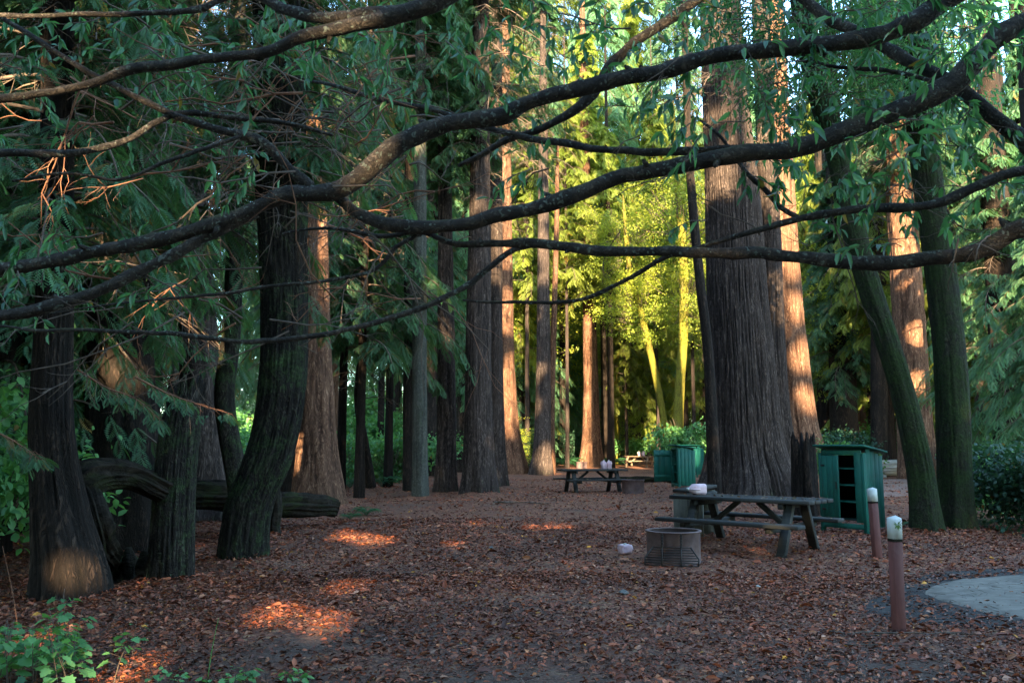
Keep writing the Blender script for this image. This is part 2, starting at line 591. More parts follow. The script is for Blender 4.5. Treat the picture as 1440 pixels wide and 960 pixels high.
# ------------------------------------------------------------------ light
SUN_EL, SUN_AZ = R(17), R(1)          # low sun behind the camera, a little to the right
TO_SUN = np.array([math.sin(SUN_AZ) * math.cos(SUN_EL), -math.cos(SUN_AZ) * math.cos(SUN_EL), math.sin(SUN_EL)])
sd = bpy.data.lights.new("sun", 'SUN')
sd.energy = SUN
sd.angle = R(.5)
sd.color = (1.0, .75, .43)
so = link("sun", sd)
so.rotation_euler = Vector(TO_SUN).to_track_quat('Z', 'Y').to_euler()
so.location = (3, -30, 20)
w = bpy.data.worlds.new("World")
SC.world = w
w.use_nodes = True
nt = w.node_tree
bg = nt.nodes['Background']
sk = nt.nodes.new('ShaderNodeTexSky')
sk.sky_type = 'NISHITA'
sk.sun_disc = False
sk.sun_elevation = SUN_EL
sk.sun_rotation = math.pi - SUN_AZ
tn = nt.nodes.new('ShaderNodeMix')
tn.data_type = 'RGBA'
tn.blend_type = 'MULTIPLY'
tn.inputs[0].default_value = 1.0
tn.inputs[7].default_value = (.84, 1.0, 1.04, 1)
nt.links.new(sk.outputs[0], tn.inputs[6])
nt.links.new(tn.outputs[2], bg.inputs[0])
bg.inputs[1].default_value = SKY
SC.view_settings.view_transform = 'Standard'
SC.view_settings.look = 'None'
SC.render.engine = 'CYCLES'
SC.cycles.use_denoising = True
SC.cycles.max_bounces = 7
SC.cycles.diffuse_bounces = 4
SC.cycles.glossy_bounces = 2
SC.cycles.transmission_bounces = 4
SC.cycles.sample_clamp_indirect = 4
SC.cycles.use_fast_gi = False


# ------------------------------------------------------------------ trunks
def trunk_mesh(name, pts, mat, nseg, flute=.10, lobes=5, flare=.35, flareh=1.2, seed=0.0, vs=.22, top_open=False, per=.16, broken=False, wob=0.0):
    """pts (k,4) x,y,z,r relative to the base: a fluted, furrowed trunk of horizontal rings"""
    pts = np.asarray(pts, float)
    L = np.linalg.norm(np.diff(pts[:, :3], axis=0), axis=1).sum()
    m = int(min(max(L / per, 12), 150))
    q = catmull(pts, m)
    z = q[:, 2]
    ang = np.arange(nseg) / nseg * 2 * np.pi
    A, Z = np.meshgrid(ang, z)
    r = q[:, 3][:, None]
    cx, sx = np.cos(A), np.sin(A)
    if wob:
        for ax in (0, 1):
            q[:, ax] += (fbm(np.stack([z * .5, z * 0 + ax * 5, z * 0 + seed], -1), 3) - .5) * wob
    tw = .12 * Z + seed
    k = 1.5
    n1 = fbm(np.stack([np.cos(A + .05 * Z) * k + seed * 5.1, np.sin(A + .05 * Z) * k, Z * vs * .6 + seed], -1), 3)
    k = max(nseg / 16.0, 3.0)
    n2 = fbm(np.stack([cx * k + seed * 3.7, sx * k, Z * vs * 3.6], -1), 3)
    rid = 1 - np.abs(2 * n2 - 1) * 2
    fl = np.exp(-np.maximum(Z, 0) / flareh)
    lob = .5 + .5 * np.cos(A * lobes + seed * 9 + 2.0 * (n1 - .5))
    k3 = nseg / 9.0
    n3 = vnoise(np.stack([cx * k3, sx * k3 + seed, Z * vs * 12], -1))
    rr = r * (.97 + flute * .7 * (rid - .3) + (n1 - .5) * flute * 1.6 + flare * fl * (.1 + .9 * lob) + flute * .5 * (n3 - .5))
    X = q[:, 0][:, None] + rr * cx
    Y = q[:, 1][:, None] + rr * sx
    ZZ = Z.copy()
    if broken:
        ZZ[-3:] += (vnoise(np.stack([cx[-3:] * 5, sx[-3:] * 5, Z[-3:] * 0 + seed], -1)) - .3) * r[-3:] * 2.2
    V = np.stack([X, Y, ZZ], -1).reshape(-1, 3)
    F = ring_faces(m, nseg)
    b = (m - 1) * nseg
    V = np.vstack([V, [[q[-1, 0], q[-1, 1], z[-1] - (r[-1, 0] * .8 if broken else 0)]]])
    cap = [[b + j, b + (j + 1) % nseg, len(V) - 1] for j in range(nseg)]
    tint = np.clip(.35 + .5 * (rid - .3) + .5 * (n3 - .5), 0, 1).reshape(-1)
    C = np.repeat(np.append(tint, .2)[:, None], 3, 1)
    return mesh(name, V, [F, np.array(cap)], C, [mat], None, True)


def img_path(spec, Y, top=None):
    """[(px,py,w)] at depth Y -> (k,4) world points + radius, continued to the ground (and upward to height top)"""
    o = []
    for s in spec:
        p = P(s[0], s[1], Y if len(s) < 4 else s[3])
        o.append([p[0], p[1], p[2], s[2] * .9 / 2 / FPX * p[1]])
    o = np.array(o)
    if o[0, 2] > .25:                                          # go on down to the ground
        d = (o[0] - o[1]) / max(o[1, 2] - o[0, 2], .1) * o[0, 2]
        e = o[0].copy()
        e[:2] += d[:2] * .6
        e[2] = 0
        e[3] = o[0, 3] * 1.06
        o = np.vstack([e, o])
    o[0, 2] = -.25
    if top is not None and top > o[-1, 2]:
        d = o[-1] - o[-2]
        e = o[-1] + d / d[2] * (top - o[-1, 2])
        e[:2] = o[-1, :2] + (e[:2] - o[-1, :2]) * .5
        e[3] = max(o[-1, 3] * .45, .02)
        o = np.vstack([o, e])
    return o


# ------------------------------------------------------------------ foliage templates
def spray_template(n=9):
    """flat redwood / cedar spray along +X, length 1"""
    V, F, C = [], [], []
    for i in range(n):
        x = .06 + .84 * i / (n - 1)
        l = .36 * math.sin(math.pi * (.18 + .74 * i / (n - 1))) ** .8
        for s in (-1, 1):
            dx, dy = l * .62, s * l * .80
            dz = -.06 * l - .22 * x * x
            b = len(V)
            nx, ny = -dy / l * .034, dx / l * .034
            z0 = -.22 * x * x
            V += [(x, 0, z0), (x + dx * .5 + nx, dy * .5 + ny, z0 + (dz - z0) * .4 - .01), (x + dx, dy, dz - .05 * l), (x + dx * .5 - nx, dy * .5 - ny, z0 + (dz - z0) * .4 + .01)]
            F.append((b, b + 1, b + 2, b + 3))
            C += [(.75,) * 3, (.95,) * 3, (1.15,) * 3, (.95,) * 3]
    b = len(V)
    V += [(.8, 0, -.14), (.93, .04, -.2), (1.1, 0, -.27), (.93, -.04, -.2)]
    F.append((b, b + 1, b + 2, b + 3))
    C += [(1,) * 3] * 4
    return np.array(V), np.array(F), np.array(C)


def leaf_template(w=.30, fold=.08, droop=.18):
    """one leaf along +X, length 1, folded along the midrib, 4 quads"""
    V = [(0, 0, 0), (.33, 0, -droop * .15), (.68, 0, -droop * .5), (1, 0, -droop)]
    V += [(.30, w / 2, fold), (.66, w * .42, fold - droop * .45), (.30, -w / 2, fold), (.66, -w * .42, fold - droop * .45)]
    F4 = [(0, 1, 4, 4), ]
    F = [(0, 1, 4, 4)]
    return np.array(V), np.array([(1, 2, 5, 4), (1, 6, 7, 2)]), np.array([(0, 1, 4), (2, 3, 5), (0, 6, 1), (2, 7, 3)])


SPR = spray_template(9)
SPR_LO = spray_template(5)
LF = leaf_template()
LFW = leaf_template(.62, .06, .25)


def add_leaves(mb, tmpl, rot, scale, pos, cols, m=0):
    V, F4, F3 = tmpl
    k = len(V)
    vv, f4, c = place(V, F4, rot, scale, pos, cols)
    f3 = (np.asarray(F3)[None] + (np.arange(len(pos)) * k)[:, None, None]).reshape(-1, 3)
    mb.add(vv, f4, f3, c, m)


def add_sprays(mb, rot, scale, pos, cols, m=0, tmpl=None):
    V, F, C = tmpl or SPR
    vv, f, c = place(V, F, rot, scale, pos, cols, C)
    mb.add(vv, f, None, np.clip(c, 0, 1), m)


def conifer_crown(name, H, nb, Rm, seed, leafmat, woodmat, prof='cone', sub=9, spr=5, size=.42, droop=.5, up=.15, low=True):
    """crown of drooping branches with flat sprays; origin at the crown's foot on the trunk axis"""
    g = np.random.default_rng(seed)
    mb = MB()
    POS, DIR, SC_, COLR = [], [], [], []
    for b in range(nb):
        h = H * ((b + g.random()) / nb) ** 1.0
        f = h / H
        Lb = Rm * ((1 - f) ** .7 * .9 + .1) * g.uniform(.55, 1.1)
        if f < .12: Lb *= g.uniform(.6, 1.0)
        az = b * 2.39996 + g.uniform(-.5, .5)
        d = np.array([math.cos(az), math.sin(az), 0])
        n = 9
        t = np.linspace(0, 1, n)
        dr = droop * g.uniform(.6, 1.4)
        path = d[None] * (t * Lb)[:, None] + np.stack([t * 0, t * 0, h + up * Lb * np.sin(t * 2.2) - dr * Lb * t ** 1.9], -1)
        side = np.array([-d[1], d[0], 0])
        path += side[None] * (np.sin(t * 3 + g.random() * 6) * .08 * Lb * t)[:, None]
        tube(mb, path, .012 + .022 * (1 - t) * Lb / 3.0, 3, c=(.5, .5, .5), m=1)
        for s in range(sub):
            u = .16 + .84 * (s + g.random()) / sub
            k = int(min(u * (n - 1), n - 2))
            fr = u * (n - 1) - k
            p0 = path[k] * (1 - fr) + path[k + 1] * fr
            bd = unit(path[k + 1] - path[k])
            sg = 1 if s % 2 else -1
            sd_ = unit(bd * g.uniform(.5, .9) + side * sg * g.uniform(.6, 1) + np.array([0, 0, g.uniform(-.5, .05)]))
            Ls = Lb * .34 * (1.15 - u * .6) * g.uniform(.7, 1.2)
            mm = max(2, int(spr * g.uniform(.8, 1.3)))
            tt = (np.arange(mm) + .3) / mm
            pp = p0 + sd_ * (tt * Ls)[:, None] + np.array([0, 0, -1.0]) * (tt ** 2 * Ls * g.uniform(.15, .55))[:, None]
            tube(mb, np.vstack([p0, pp[-1]]), [.007, .003], 3, c=(.5, .5, .5), m=1)
            s2 = np.cross(sd_, [0, 0, 1])
            dd = sd_[None] + s2[None] * (np.where(np.arange(mm) % 2, 1, -1) * g.uniform(.3, .8, mm))[:, None] + np.stack([g.normal(0, .15, mm), g.normal(0, .15, mm), g.uniform(-.75, -.05, mm)], -1)
            POS.append(pp); DIR.append(unit(dd))
            SC_.append(size * g.uniform(.7, 1.25, mm))
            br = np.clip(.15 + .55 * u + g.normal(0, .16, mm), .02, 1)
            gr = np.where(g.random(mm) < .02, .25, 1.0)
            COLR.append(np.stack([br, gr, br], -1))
        # tip spray
        POS.append(path[-1:]); DIR.append(unit(path[-1:] - path[-2:-1])); SC_.append(np.array([size])); COLR.append(np.array([[.8, 1, .8]]))
    pos, dr_ = np.vstack(POS), np.vstack(DIR)
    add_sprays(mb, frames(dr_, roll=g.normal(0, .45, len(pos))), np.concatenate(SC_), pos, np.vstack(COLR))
    return mb.build(name, [leafmat, woodmat])


def broad_crown(name, n_clump, rad, seed, leafmat, woodmat, leaf=.14, per=26, flat=.8, tmpl=None, spread=.55, hollow=.35, CF=.55, dz=-.35):
    """crown of leafy twigs spread irregularly through an ellipsoid around the origin"""
    g = np.random.default_rng(seed)
    mb = MB()
    POS, DIR, S, Cc = [], [], [], []
    cen = []
    while len(cen) < n_clump:
        p = g.normal(0, 1, 3)
        p = unit(p) * g.uniform(hollow, 1) ** .6
        q = p * rad
        if vnoise(np.array([q * .9 + seed]))[0] < .46: continue
        cen.append(p)
    cen = np.array(cen) * np.array([rad, rad, rad * flat])
    for i, c in enumerate(cen):
        root = c * g.uniform(.25, .6) + np.array([0, 0, -.25 * rad])
        mid = (root + c) / 2 + g.normal(0, .06 * rad, 3)
        if i % 2 == 0:
            q = catmull(np.vstack([root, mid, c]), 6)
            tube(mb, q, np.linspace(.022, .006, 6) * max(.4, rad / 3), 3, c=(.5, .5, .5), m=1)
        k = int(per * g.uniform(.6, 1.4))
        pos = c + g.normal(0, 1, (k, 3)) * np.array([1, 1, CF]) * spread * g.uniform(.6, 1.2)
        out = unit(c)[None] * .6 + g.normal(0, .6, (k, 3)) + np.array([0, 0, dz])
        POS.append(pos); DIR.append(unit(out)); S.append(leaf * g.uniform(.6, 1.3, k))
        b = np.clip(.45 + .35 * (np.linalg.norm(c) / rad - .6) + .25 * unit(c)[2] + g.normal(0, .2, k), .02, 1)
        Cc.append(np.stack([b, np.where(g.random(k) < .012, .1, 1.0), b], -1))
    pos = np.vstack(POS)
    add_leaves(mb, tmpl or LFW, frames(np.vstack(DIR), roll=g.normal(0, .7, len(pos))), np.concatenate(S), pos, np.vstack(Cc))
    return mb.build(name, [leafmat, woodmat])


def dead_branches(name, H, nb, Rm, seed):
    """bare, twiggy dead lower branches of a conifer"""
    g = np.random.default_rng(seed)
    mb = MB()
    for b in range(nb):
        h = H * g.random()
        az = g.uniform(0, 6.28)
        L = Rm * g.uniform(.4, 1.0)
        d = np.array([math.cos(az), math.sin(az), 0])
        sd_ = np.array([-d[1], d[0], 0])
        t = np.linspace(0, 1, 8)
        pth = d[None] * (t * L)[:, None] + np.stack([t * 0, t * 0, h + L * (.12 * np.sin(t * 3) - .38 * t ** 2) * g.uniform(.4, 1.4)], -1)
        pth += sd_ * (g.normal(0, .05, 8) * L * t)[:, None]
        tube(mb, pth, .020 * (1 - t * .85) * L / 2 + .003, 4, m=0)
        for k in range(int(7 * L / 1.5)):
            u = g.uniform(.25, 1)
            i = int(u * 6.99)
            p0 = pth[i]
            l = L * g.uniform(.12, .38)
            dd = unit(d * .7 + sd_ * g.choice([-1, 1]) * g.uniform(.3, 1) + np.array([0, 0, g.uniform(-.7, .4)]))
            pm = p0 + dd * l * .5 + g.normal(0, .05, 3) * l
            pe = p0 + dd * l + np.array([0, 0, -.2 * l]) + g.normal(0, .08, 3) * l
            tube(mb, np.vstack([p0, pm, pe]), [.006, .0045, .002], 3, m=0)
            for kk in range(2):
                dd2 = unit(dd + g.normal(0, .6, 3))
                tube(mb, np.vstack([pm, pm + dd2 * l * .45]), [.003, .0015], 3, m=0)
    return mb.build(name, [M['twig']])


CROWN = {}
for i in range(4):
    CROWN['red%d' % i] = conifer_crown('redwood_crown', 13, 88, 3.6, 20 + i, M['needle'], M['twig'], sub=12, spr=8, size=.40)
for i in range(2):
    CROWN['gold%d' % i] = conifer_crown('sun_tinted_crown', 12, 70, 3.4, 40 + i, M['needle_gold'], M['twig'], sub=10, spr=6, size=.5)
CROWN['fine0'] = conifer_crown('fine_crown', 8, 80, 2.5, 81, M['needle'], M['twig'], sub=12, spr=9, size=.25, droop=.6)
CROWN['fine1'] = conifer_crown('fine_crown', 9, 80, 2.8, 82, M['needle'], M['twig'], sub=12, spr=9, size=.27, droop=.45)
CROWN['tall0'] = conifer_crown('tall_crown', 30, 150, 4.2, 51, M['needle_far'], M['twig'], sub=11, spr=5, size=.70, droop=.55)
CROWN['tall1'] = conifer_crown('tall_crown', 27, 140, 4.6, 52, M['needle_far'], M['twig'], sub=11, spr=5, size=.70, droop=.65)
CROWN['tallgold'] = conifer_crown('tall_sun_tinted_crown', 28, 120, 4.2, 53, M['needle_gold'], M['twig'], sub=9, spr=5, size=.75, droop=.6)
CROWN['maple0'] = broad_crown('maple_crown', 150, 3.8, 61, M['maple'], M['twig'], .125, 60, 1.0, None, .62, .15, .22, -.1)
CROWN['maple1'] = broad_crown('maple_crown', 130, 3.4, 62, M['maple'], M['twig'], .125, 60, 1.2, None, .62, .15, .22, -.1)
CROWN['bay0'] = broad_crown('bay_crown', 150, 2.3, 63, M['broad'], M['twig'], .15, 34, .8, LF, .42)
CROWN['bay1'] = broad_crown('bay_crown', 150, 2.3, 64, M['broad'], M['twig'], .15, 34, .8, LF, .42)
CROWN['shrub0'] = broad_crown('shrub_crown', 120, .85, 65, M['shrub'], M['twig'], .10, 24, .85, LFW, .2)
CROWN['shrub1'] = broad_crown('shrub_crown', 120, .85, 66, M['shrub'], M['twig'], .10, 24, .7, LFW, .22)
CROWN['darkshrub'] = broad_crown('shrub_crown', 150, .95, 67, M['bush_dark'], M['twig'], .09, 30, .75, LFW, .22)
CROWN['dead0'] = dead_branches('dead_branches', 6, 34, 2.6, 71)
CROWN['dead1'] = dead_branches('dead_branches', 5, 26, 2.2, 72)


def add_crown(root, key, z, s=1.0, rz=None, name='crown', dx=0, dy=0):
    return link(name, CROWN[key], root, (dx, dy, z), (0, 0, random.uniform(0, 6.28) if rz is None else rz), s)


def tree(name, label, spec, Y, mat, cat='tree', top=14, crowns=(), group=None, nseg=72, **kw):
    o = img_path(spec, Y, top)
    base = o[0].copy()
    base[2] = float(gh(base[0], base[1]))
    NEWB.append((base[0], base[1], o[1, 3]))
    o[:, :2] -= base[:2]
    o[:, 2] -= 0
    root = thing(name, label, cat, (base[0], base[1], base[2]), group=group)
    seed = (hash(label) % 1000) / 100.0 if False else (sum(map(ord, label)) % 997) / 97.0
    link('trunk', trunk_mesh('trunk', o, mat, nseg, seed=seed, **kw), root)
    for c in crowns:
        key, z, s = c[:3]
        # crown sits on the trunk's axis at that height
        i = int(np.argmin(np.abs(o[:, 2] - z)))
        x = np.interp(z, o[:, 2], o[:, 0]); y = np.interp(z, o[:, 2], o[:, 1])
        add_crown(root, key, z, s, name='dead_branches' if key.startswith('dead') else 'crown', dx=x, dy=y, rz=c[3] if len(c) > 3 else None)
    return root


NEWB = []
# ------------------------------------------------------------------ the named trees
RW, RWW, DB, GB, MO, MG = M['redwood'], M['redwood_warm'], M['darkbark'], M['greybark'], M['mossy'], M['mossgold']
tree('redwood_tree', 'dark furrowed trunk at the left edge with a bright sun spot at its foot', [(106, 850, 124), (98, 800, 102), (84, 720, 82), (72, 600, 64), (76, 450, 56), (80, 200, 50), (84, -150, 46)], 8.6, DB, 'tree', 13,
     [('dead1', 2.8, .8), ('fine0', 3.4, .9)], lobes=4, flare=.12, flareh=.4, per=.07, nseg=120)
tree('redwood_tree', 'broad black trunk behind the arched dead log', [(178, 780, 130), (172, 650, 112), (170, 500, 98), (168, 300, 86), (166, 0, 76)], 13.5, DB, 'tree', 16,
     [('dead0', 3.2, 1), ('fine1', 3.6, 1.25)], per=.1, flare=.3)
tree('broken_snag', 'mossy broken snag with jagged splinters round its foot', [(240, 822, 70), (243, 740, 64), (248, 650, 62), (256, 590, 58), (264, 560, 52)], 9.8, MO, 'dead tree', None, lobes=6, flare=.15, flareh=.35, broken=True, per=.05, nseg=150, flute=.12, vs=.4)
tree('redwood_tree', 'upright trunk with an orange sunlit patch left of the mossy curved tree', [(285, 690, 66), (283, 600, 60), (280, 500, 57), (272, 350, 52), (264, 200, 48), (254, 0, 42)], 17.5, RW, 'tree', 17,
     [('dead0', 4.5, 1.0), ('red2', 11.5, .7)])
tree('slim_tree', 'slim dark trunk with a crooked foot close left of the mossy curved tree', [(336, 690, 34), (322, 610, 32), (316, 550, 31), (325, 470, 29), (330, 350, 27), (334, 150, 25), (336, -60, 22)], 15, MO, 'tree', 11,
     [('dead1', 4.6, .8), ('fine1', 6.6, .6)], flare=.12, per=.08, nseg=48)
tree('mossy_tree', 'thick mossy trunk curving up from a swollen foot', [(340, 785, 76), (346, 735, 70), (353, 700, 72), (374, 650, 74), (388, 600, 72), (397, 540, 74), (400, 450, 74), (398, 330, 78), (393, 200, 82), (390, 80, 76), (388, -150, 66)], 12, MO, 'tree', 12,
     [('dead1', 4.6, .9), ('fine0', 5.6, .9)], lobes=4, flare=.12, flareh=.4, per=.05, nseg=150, flute=.11, vs=.5)
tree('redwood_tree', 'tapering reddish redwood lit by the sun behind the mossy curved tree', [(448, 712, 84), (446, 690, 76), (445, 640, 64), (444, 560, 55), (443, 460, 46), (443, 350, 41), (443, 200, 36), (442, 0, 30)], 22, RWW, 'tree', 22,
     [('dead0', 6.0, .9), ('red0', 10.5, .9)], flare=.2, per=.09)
tree('slim_tree', 'thin leaning trunk in the gap left of the orange patched trunk', [(252, 560, 13), (241, 450, 12), (232, 350, 11), (226, 250, 9)], 20, GB, 'tree', 9, [], flare=.1, nseg=24)
tree('slim_tree', 'slim dark trunk touching the pale grey pole trunk', [(573, 690, 15), (574, 500, 15), (575, 300, 14), (576, 50, 12)], 28.5, DB, 'tree', 20, [('red1', 12, .7)], flare=.15, nseg=28)
tree('slim_tree', 'pale grey smooth pole trunk left of the dark redwoods', [(591, 697, 26), (590, 600, 24), (590, 450, 23), (591, 250, 20), (592, 0, 16)], 26.5, GB, 'tree', 22, [('red2', 12.5, .7)], flare=.18, flute=.05, nseg=40)
tree('redwood_tree', 'narrow dark redwood between the pale pole and the fat twin trunk', [(626, 692, 34), (628, 600, 30), (627, 450, 27), (626, 300, 23), (625, 100, 19)], 29, RW, 'tree', 26, [('red3', 10.5, .9)], flare=.35, flareh=.8)
tree('redwood_tree', 'fattest of the dark redwoods left of the clearing with mossy foot', [(674, 694, 52), (674, 660, 48), (673, 550, 43), (674, 400, 38), (675, 250, 33), (676, 50, 28)], 28, RW, 'tree', 28, [('dead1', 8, 1), ('red0', 11.5, 1.0)], flare=.35, flareh=.9, nseg=110, per=.12)
tree('redwood_tree', 'dark redwood pressed against the right of the fat mossy footed one', [(700, 682, 30), (697, 600, 28), (695, 450, 26), (697, 300, 23)], 32, RW, 'tree', 26, [('red1', 13, .8)], flare=.4, flareh=.9)
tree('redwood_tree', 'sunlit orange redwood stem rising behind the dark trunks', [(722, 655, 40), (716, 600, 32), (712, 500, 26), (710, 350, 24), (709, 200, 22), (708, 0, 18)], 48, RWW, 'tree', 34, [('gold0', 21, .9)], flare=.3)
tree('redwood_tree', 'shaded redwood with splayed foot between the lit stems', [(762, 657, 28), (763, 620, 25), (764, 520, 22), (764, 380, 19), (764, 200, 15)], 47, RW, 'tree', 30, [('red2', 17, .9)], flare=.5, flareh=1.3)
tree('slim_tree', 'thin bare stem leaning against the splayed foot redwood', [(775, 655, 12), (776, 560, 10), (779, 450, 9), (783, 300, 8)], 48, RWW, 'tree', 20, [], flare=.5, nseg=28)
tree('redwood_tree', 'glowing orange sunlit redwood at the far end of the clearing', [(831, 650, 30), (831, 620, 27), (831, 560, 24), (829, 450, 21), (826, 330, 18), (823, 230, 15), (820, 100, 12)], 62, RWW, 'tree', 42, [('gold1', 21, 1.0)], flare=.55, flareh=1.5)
tree('redwood_tree', 'distant broad brown redwood behind the far sunny table', [(893, 636, 44), (892, 600, 38), (891, 540, 34), (890, 450, 30), (890, 300, 24)], 78, RW, 'tree', 45, [('tallgold', 16, 1.0)], flare=.3, flareh=2)
tree('maple_tree', 'slender golden mossy trunk leaning left beside the bright shrub', [(936, 610, 11), (926, 550, 11), (911, 480, 11), (896, 420, 10), (886, 380, 9), (880, 330, 7)], 55, MG, 'tree', 18, [('maple0', 10.5, .75), ('maple1', 15, .85)], flare=.2, nseg=32)
tree('maple_tree', 'golden green mossy upright trunk left of the giant redwood', [(953, 622, 17), (955, 560, 15), (960, 480, 15), (962, 400, 14), (958, 320, 12), (950, 230, 10), (945, 150, 8)], 52, MG, 'tree', 24, [('maple1', 11, .8), ('maple0', 16, 1.0)], flare=.2, nseg=32)
tree('maple_tree', 'golden leaved maple filling the gap beyond the orange sunlit redwood', [(868, 612, 9), (866, 500, 8), (872, 400, 7), (880, 300, 6)], 72, MG, 'tree', 26, [('maple1', 10, 1.1), ('maple0', 17, 1.2)], flare=.2, nseg=24)
tree('slim_tree', 'thin dark trunk leaning beside the giant redwood', [(1003, 640, 20), (996, 500, 16), (985, 400, 15), (975, 300, 14), (968, 200, 12), (963, 50, 10)], 24.5, DB, 'tree', 15, [], flare=.1, nseg=32)
tree('redwood_tree', 'giant furrowed redwood standing behind the near picnic table', [(1057, 697, 160), (1055, 670, 136), (1049, 620, 115), (1044, 520, 103), (1036, 400, 94), (1030, 280, 85), (1023, 180, 75), (1015, 60, 68), (1010, -100, 60)], 26.7, RW, 'tree', 34, [('dead0', 11, 1.0), ('red3', 24, 1.1)], flare=.30, flareh=1.2, nseg=360, per=.12, lobes=6, flute=.085)
tree('redwood_tree', 'narrow dark trunk fused to the right flank of the giant redwood', [(1112, 690, 46), (1101, 640, 42), (1092, 560, 38), (1087, 450, 35), (1082, 300, 33), (1075, 150, 30)], 27.6, RW, 'tree', 32, [('red1', 26, 1.0)], flare=.3, flareh=1, nseg=110, per=.12)
tree('redwood_tree', 'sunlit pale brown redwood at the right shoulder of the giant one', [(1128, 655, 84), (1122, 600, 60), (1113, 500, 50), (1105, 400, 46), (1098, 280, 45), (1091, 150, 42), (1085, 0, 38)], 31.5, RWW, 'tree', 36, [('red2', 24, 1.1)], flare=.3, flareh=1.2, nseg=130, per=.12)
tree('stump', 'tall dark stump beside the open green cabinet', [(1134, 745, 42), (1132, 700, 38), (1130, 650, 37), (1129, 626, 34)], 17.5, DB, 'tree stump', None, flare=.25, flareh=.4, broken=True, nseg=70, per=.08, flute=.16)
tree('mossy_tree', 'leaning mossy trunk right of the open green cabinet', [(1302, 752, 50), (1300, 720, 42), (1292, 650, 38), (1272, 560, 36), (1245, 470, 36), (1222, 400, 36), (1200, 320, 36), (1178, 220, 34), (1150, 130, 32), (1128, 30, 30), (1115, -100, 28)], 15.4, M['mossy_dim'], 'tree', 11,
     [('bay0', 8.6, .7), ('bay1', 10.5, 1.0)], flare=.3, flareh=.5, nseg=80, per=.08)
tree('mossy_tree', 'upright dark mossy trunk overgrown with moss near the right edge', [(1345, 744, 54), (1343, 700, 50), (1340, 600, 50), (1335, 500, 48), (1322, 380, 46), (1305, 260, 44), (1292, 150, 42), (1283, 20, 40)], 16.3, M['mossy_dim'], 'tree', 13,
     [('bay1', 9.0, .75), ('bay0', 11, 1.1)], flare=.35, flareh=.5, nseg=90, per=.08)
tree('redwood_tree', 'reddish redwood with a lit stripe between the two mossy trunks', [(1290, 665, 54), (1285, 560, 50), (1278, 450, 48), (1270, 330, 45), (1262, 200, 41)], 40, RWW, 'tree', 34, [('dead0', 10, 1.2), ('red0', 14, 1.1)], flare=.3, nseg=90)
tree('redwood_tree', 'plain dark trunk left of the lit stripe redwood', [(1236, 650, 26), (1236, 500, 25), (1233, 300, 22)], 44, DB, 'tree', 30, [('gold1', 9, 1.0)], flare=.2, nseg=40)
tree('redwood_tree', 'thin sunlit trunk seen left of the leaning mossy trunk', [(1212, 645, 13), (1211, 500, 12), (1209, 300, 10)], 55, RWW, 'tree', 30, [('gold0', 8, 1.1)], flare=.2, nseg=28)
tree('redwood_tree', 'thick dark trunk hidden behind the upright mossy trunk', [(1388, 655, 34), (1386, 500, 32), (1382, 300, 28)], 42, RW, 'tree', 30, [('red3', 6, 1.0)], flare=.25, nseg=40)
tree('redwood_tree', 'shaded trunk just right of the sunlit shoulder redwood', [(1158, 650, 20), (1157, 500, 19), (1154, 300, 17)], 58, DB, 'tree', 34, [('gold1', 7, 1.1)], flare=.2, nseg=32)
tree('alder_tree', 'thin crooked dark tree before the misty gap at left', [(520, 672, 15), (512, 620, 13), (503, 560, 11), (510, 480, 9), (520, 380, 7)], 30, DB, 'tree', 10, [('dead1', 2.6, .9)], flare=.15, nseg=24)

BASES.extend([q for q in NEWB if q[1] < 34])
# ------------------------------------------------------------------ background redwoods
BGT = {}
for i in range(4):
    g = np.random.default_rng(90 + i)
    r0 = .42 + .12 * i
    pts = [[0, 0, -.3, r0 * 1.1], [.1 * (i - 1), 0, 4, r0], [.15 * (i - 1), .1, 14, r0 * .78], [0, .1, 26, r0 * .5], [0, 0, 34, r0 * .2]]
    BGT[i] = trunk_mesh('trunk', pts, [RW, RWW, DB, RW][i], 30, flare=.35, flareh=1.2, seed=i * 2.3, per=.5)


def bg_tree(x, y, v, key, z, s, label, group, ts=None):
    rt = thing('redwood_tree', label, 'tree', (x, y, float(gh(x, y))), random.uniform(0, 6.28), group)
    link('trunk', BGT[v], rt, scale=((ts or s),) * 2 + (1,))
    if key: add_crown(rt, key, z, s * random.uniform(.9, 1.15))
    return rt


def px_x(px, Y):
    return (px - 720) / FPX * Y


# (px, Y, trunk variant, crown, crown foot z, scale)
left = [(120, 15, 2, 'fine1', 2.6, 1.0, .3), (20, 20, 2, 'red3', 3.0, .8, .4), (215, 19, 2, 'fine0', 5.0, 1.0, .25), (90, 24, 2, 'red2', 4.0, .9, .4), (503, 52, 0, 'red1', 8.0, 1.1, .4), (556, 60, 0, 'tall0', 8.0, .9, .4), (470, 42, 1, 'red2', 6.5, 1.0, .4), (388, 60, 2, 'tall1', 5, 1), (45, 16, 2, 'fine0', 2.0, 1.2, .5),
        (-15, 13, 2, 'fine1', 1.4, 1.0, .5), (120, 21, 2, 'red1', 3, .9), (190, 27, 0, 'red2', 4, .8), (30, 27, 2, 'tall0', 2.2, .6), (-60, 19, 2, 'red0', 2, .9), (-40, 36, 2, 'tall1', 2, .9),
        (150, 40, 0, 'tall0', 3, .8), (508, 27, 2, 'fine1', 4.6, 1.2, .2), (548, 33, 2, 'red0', 6.2, .85, .22), (482, 31, 2, 'fine0', 5.0, 1.4, .22), (536, 44, 2, 'tall1', 7.5, .8, .25), (420, 30, 2, 'red0', 6.5, .7), (-140, 27, 2, 'tall0', 2, .8), (90, 50, 2, 'tall1', 2, .9)]
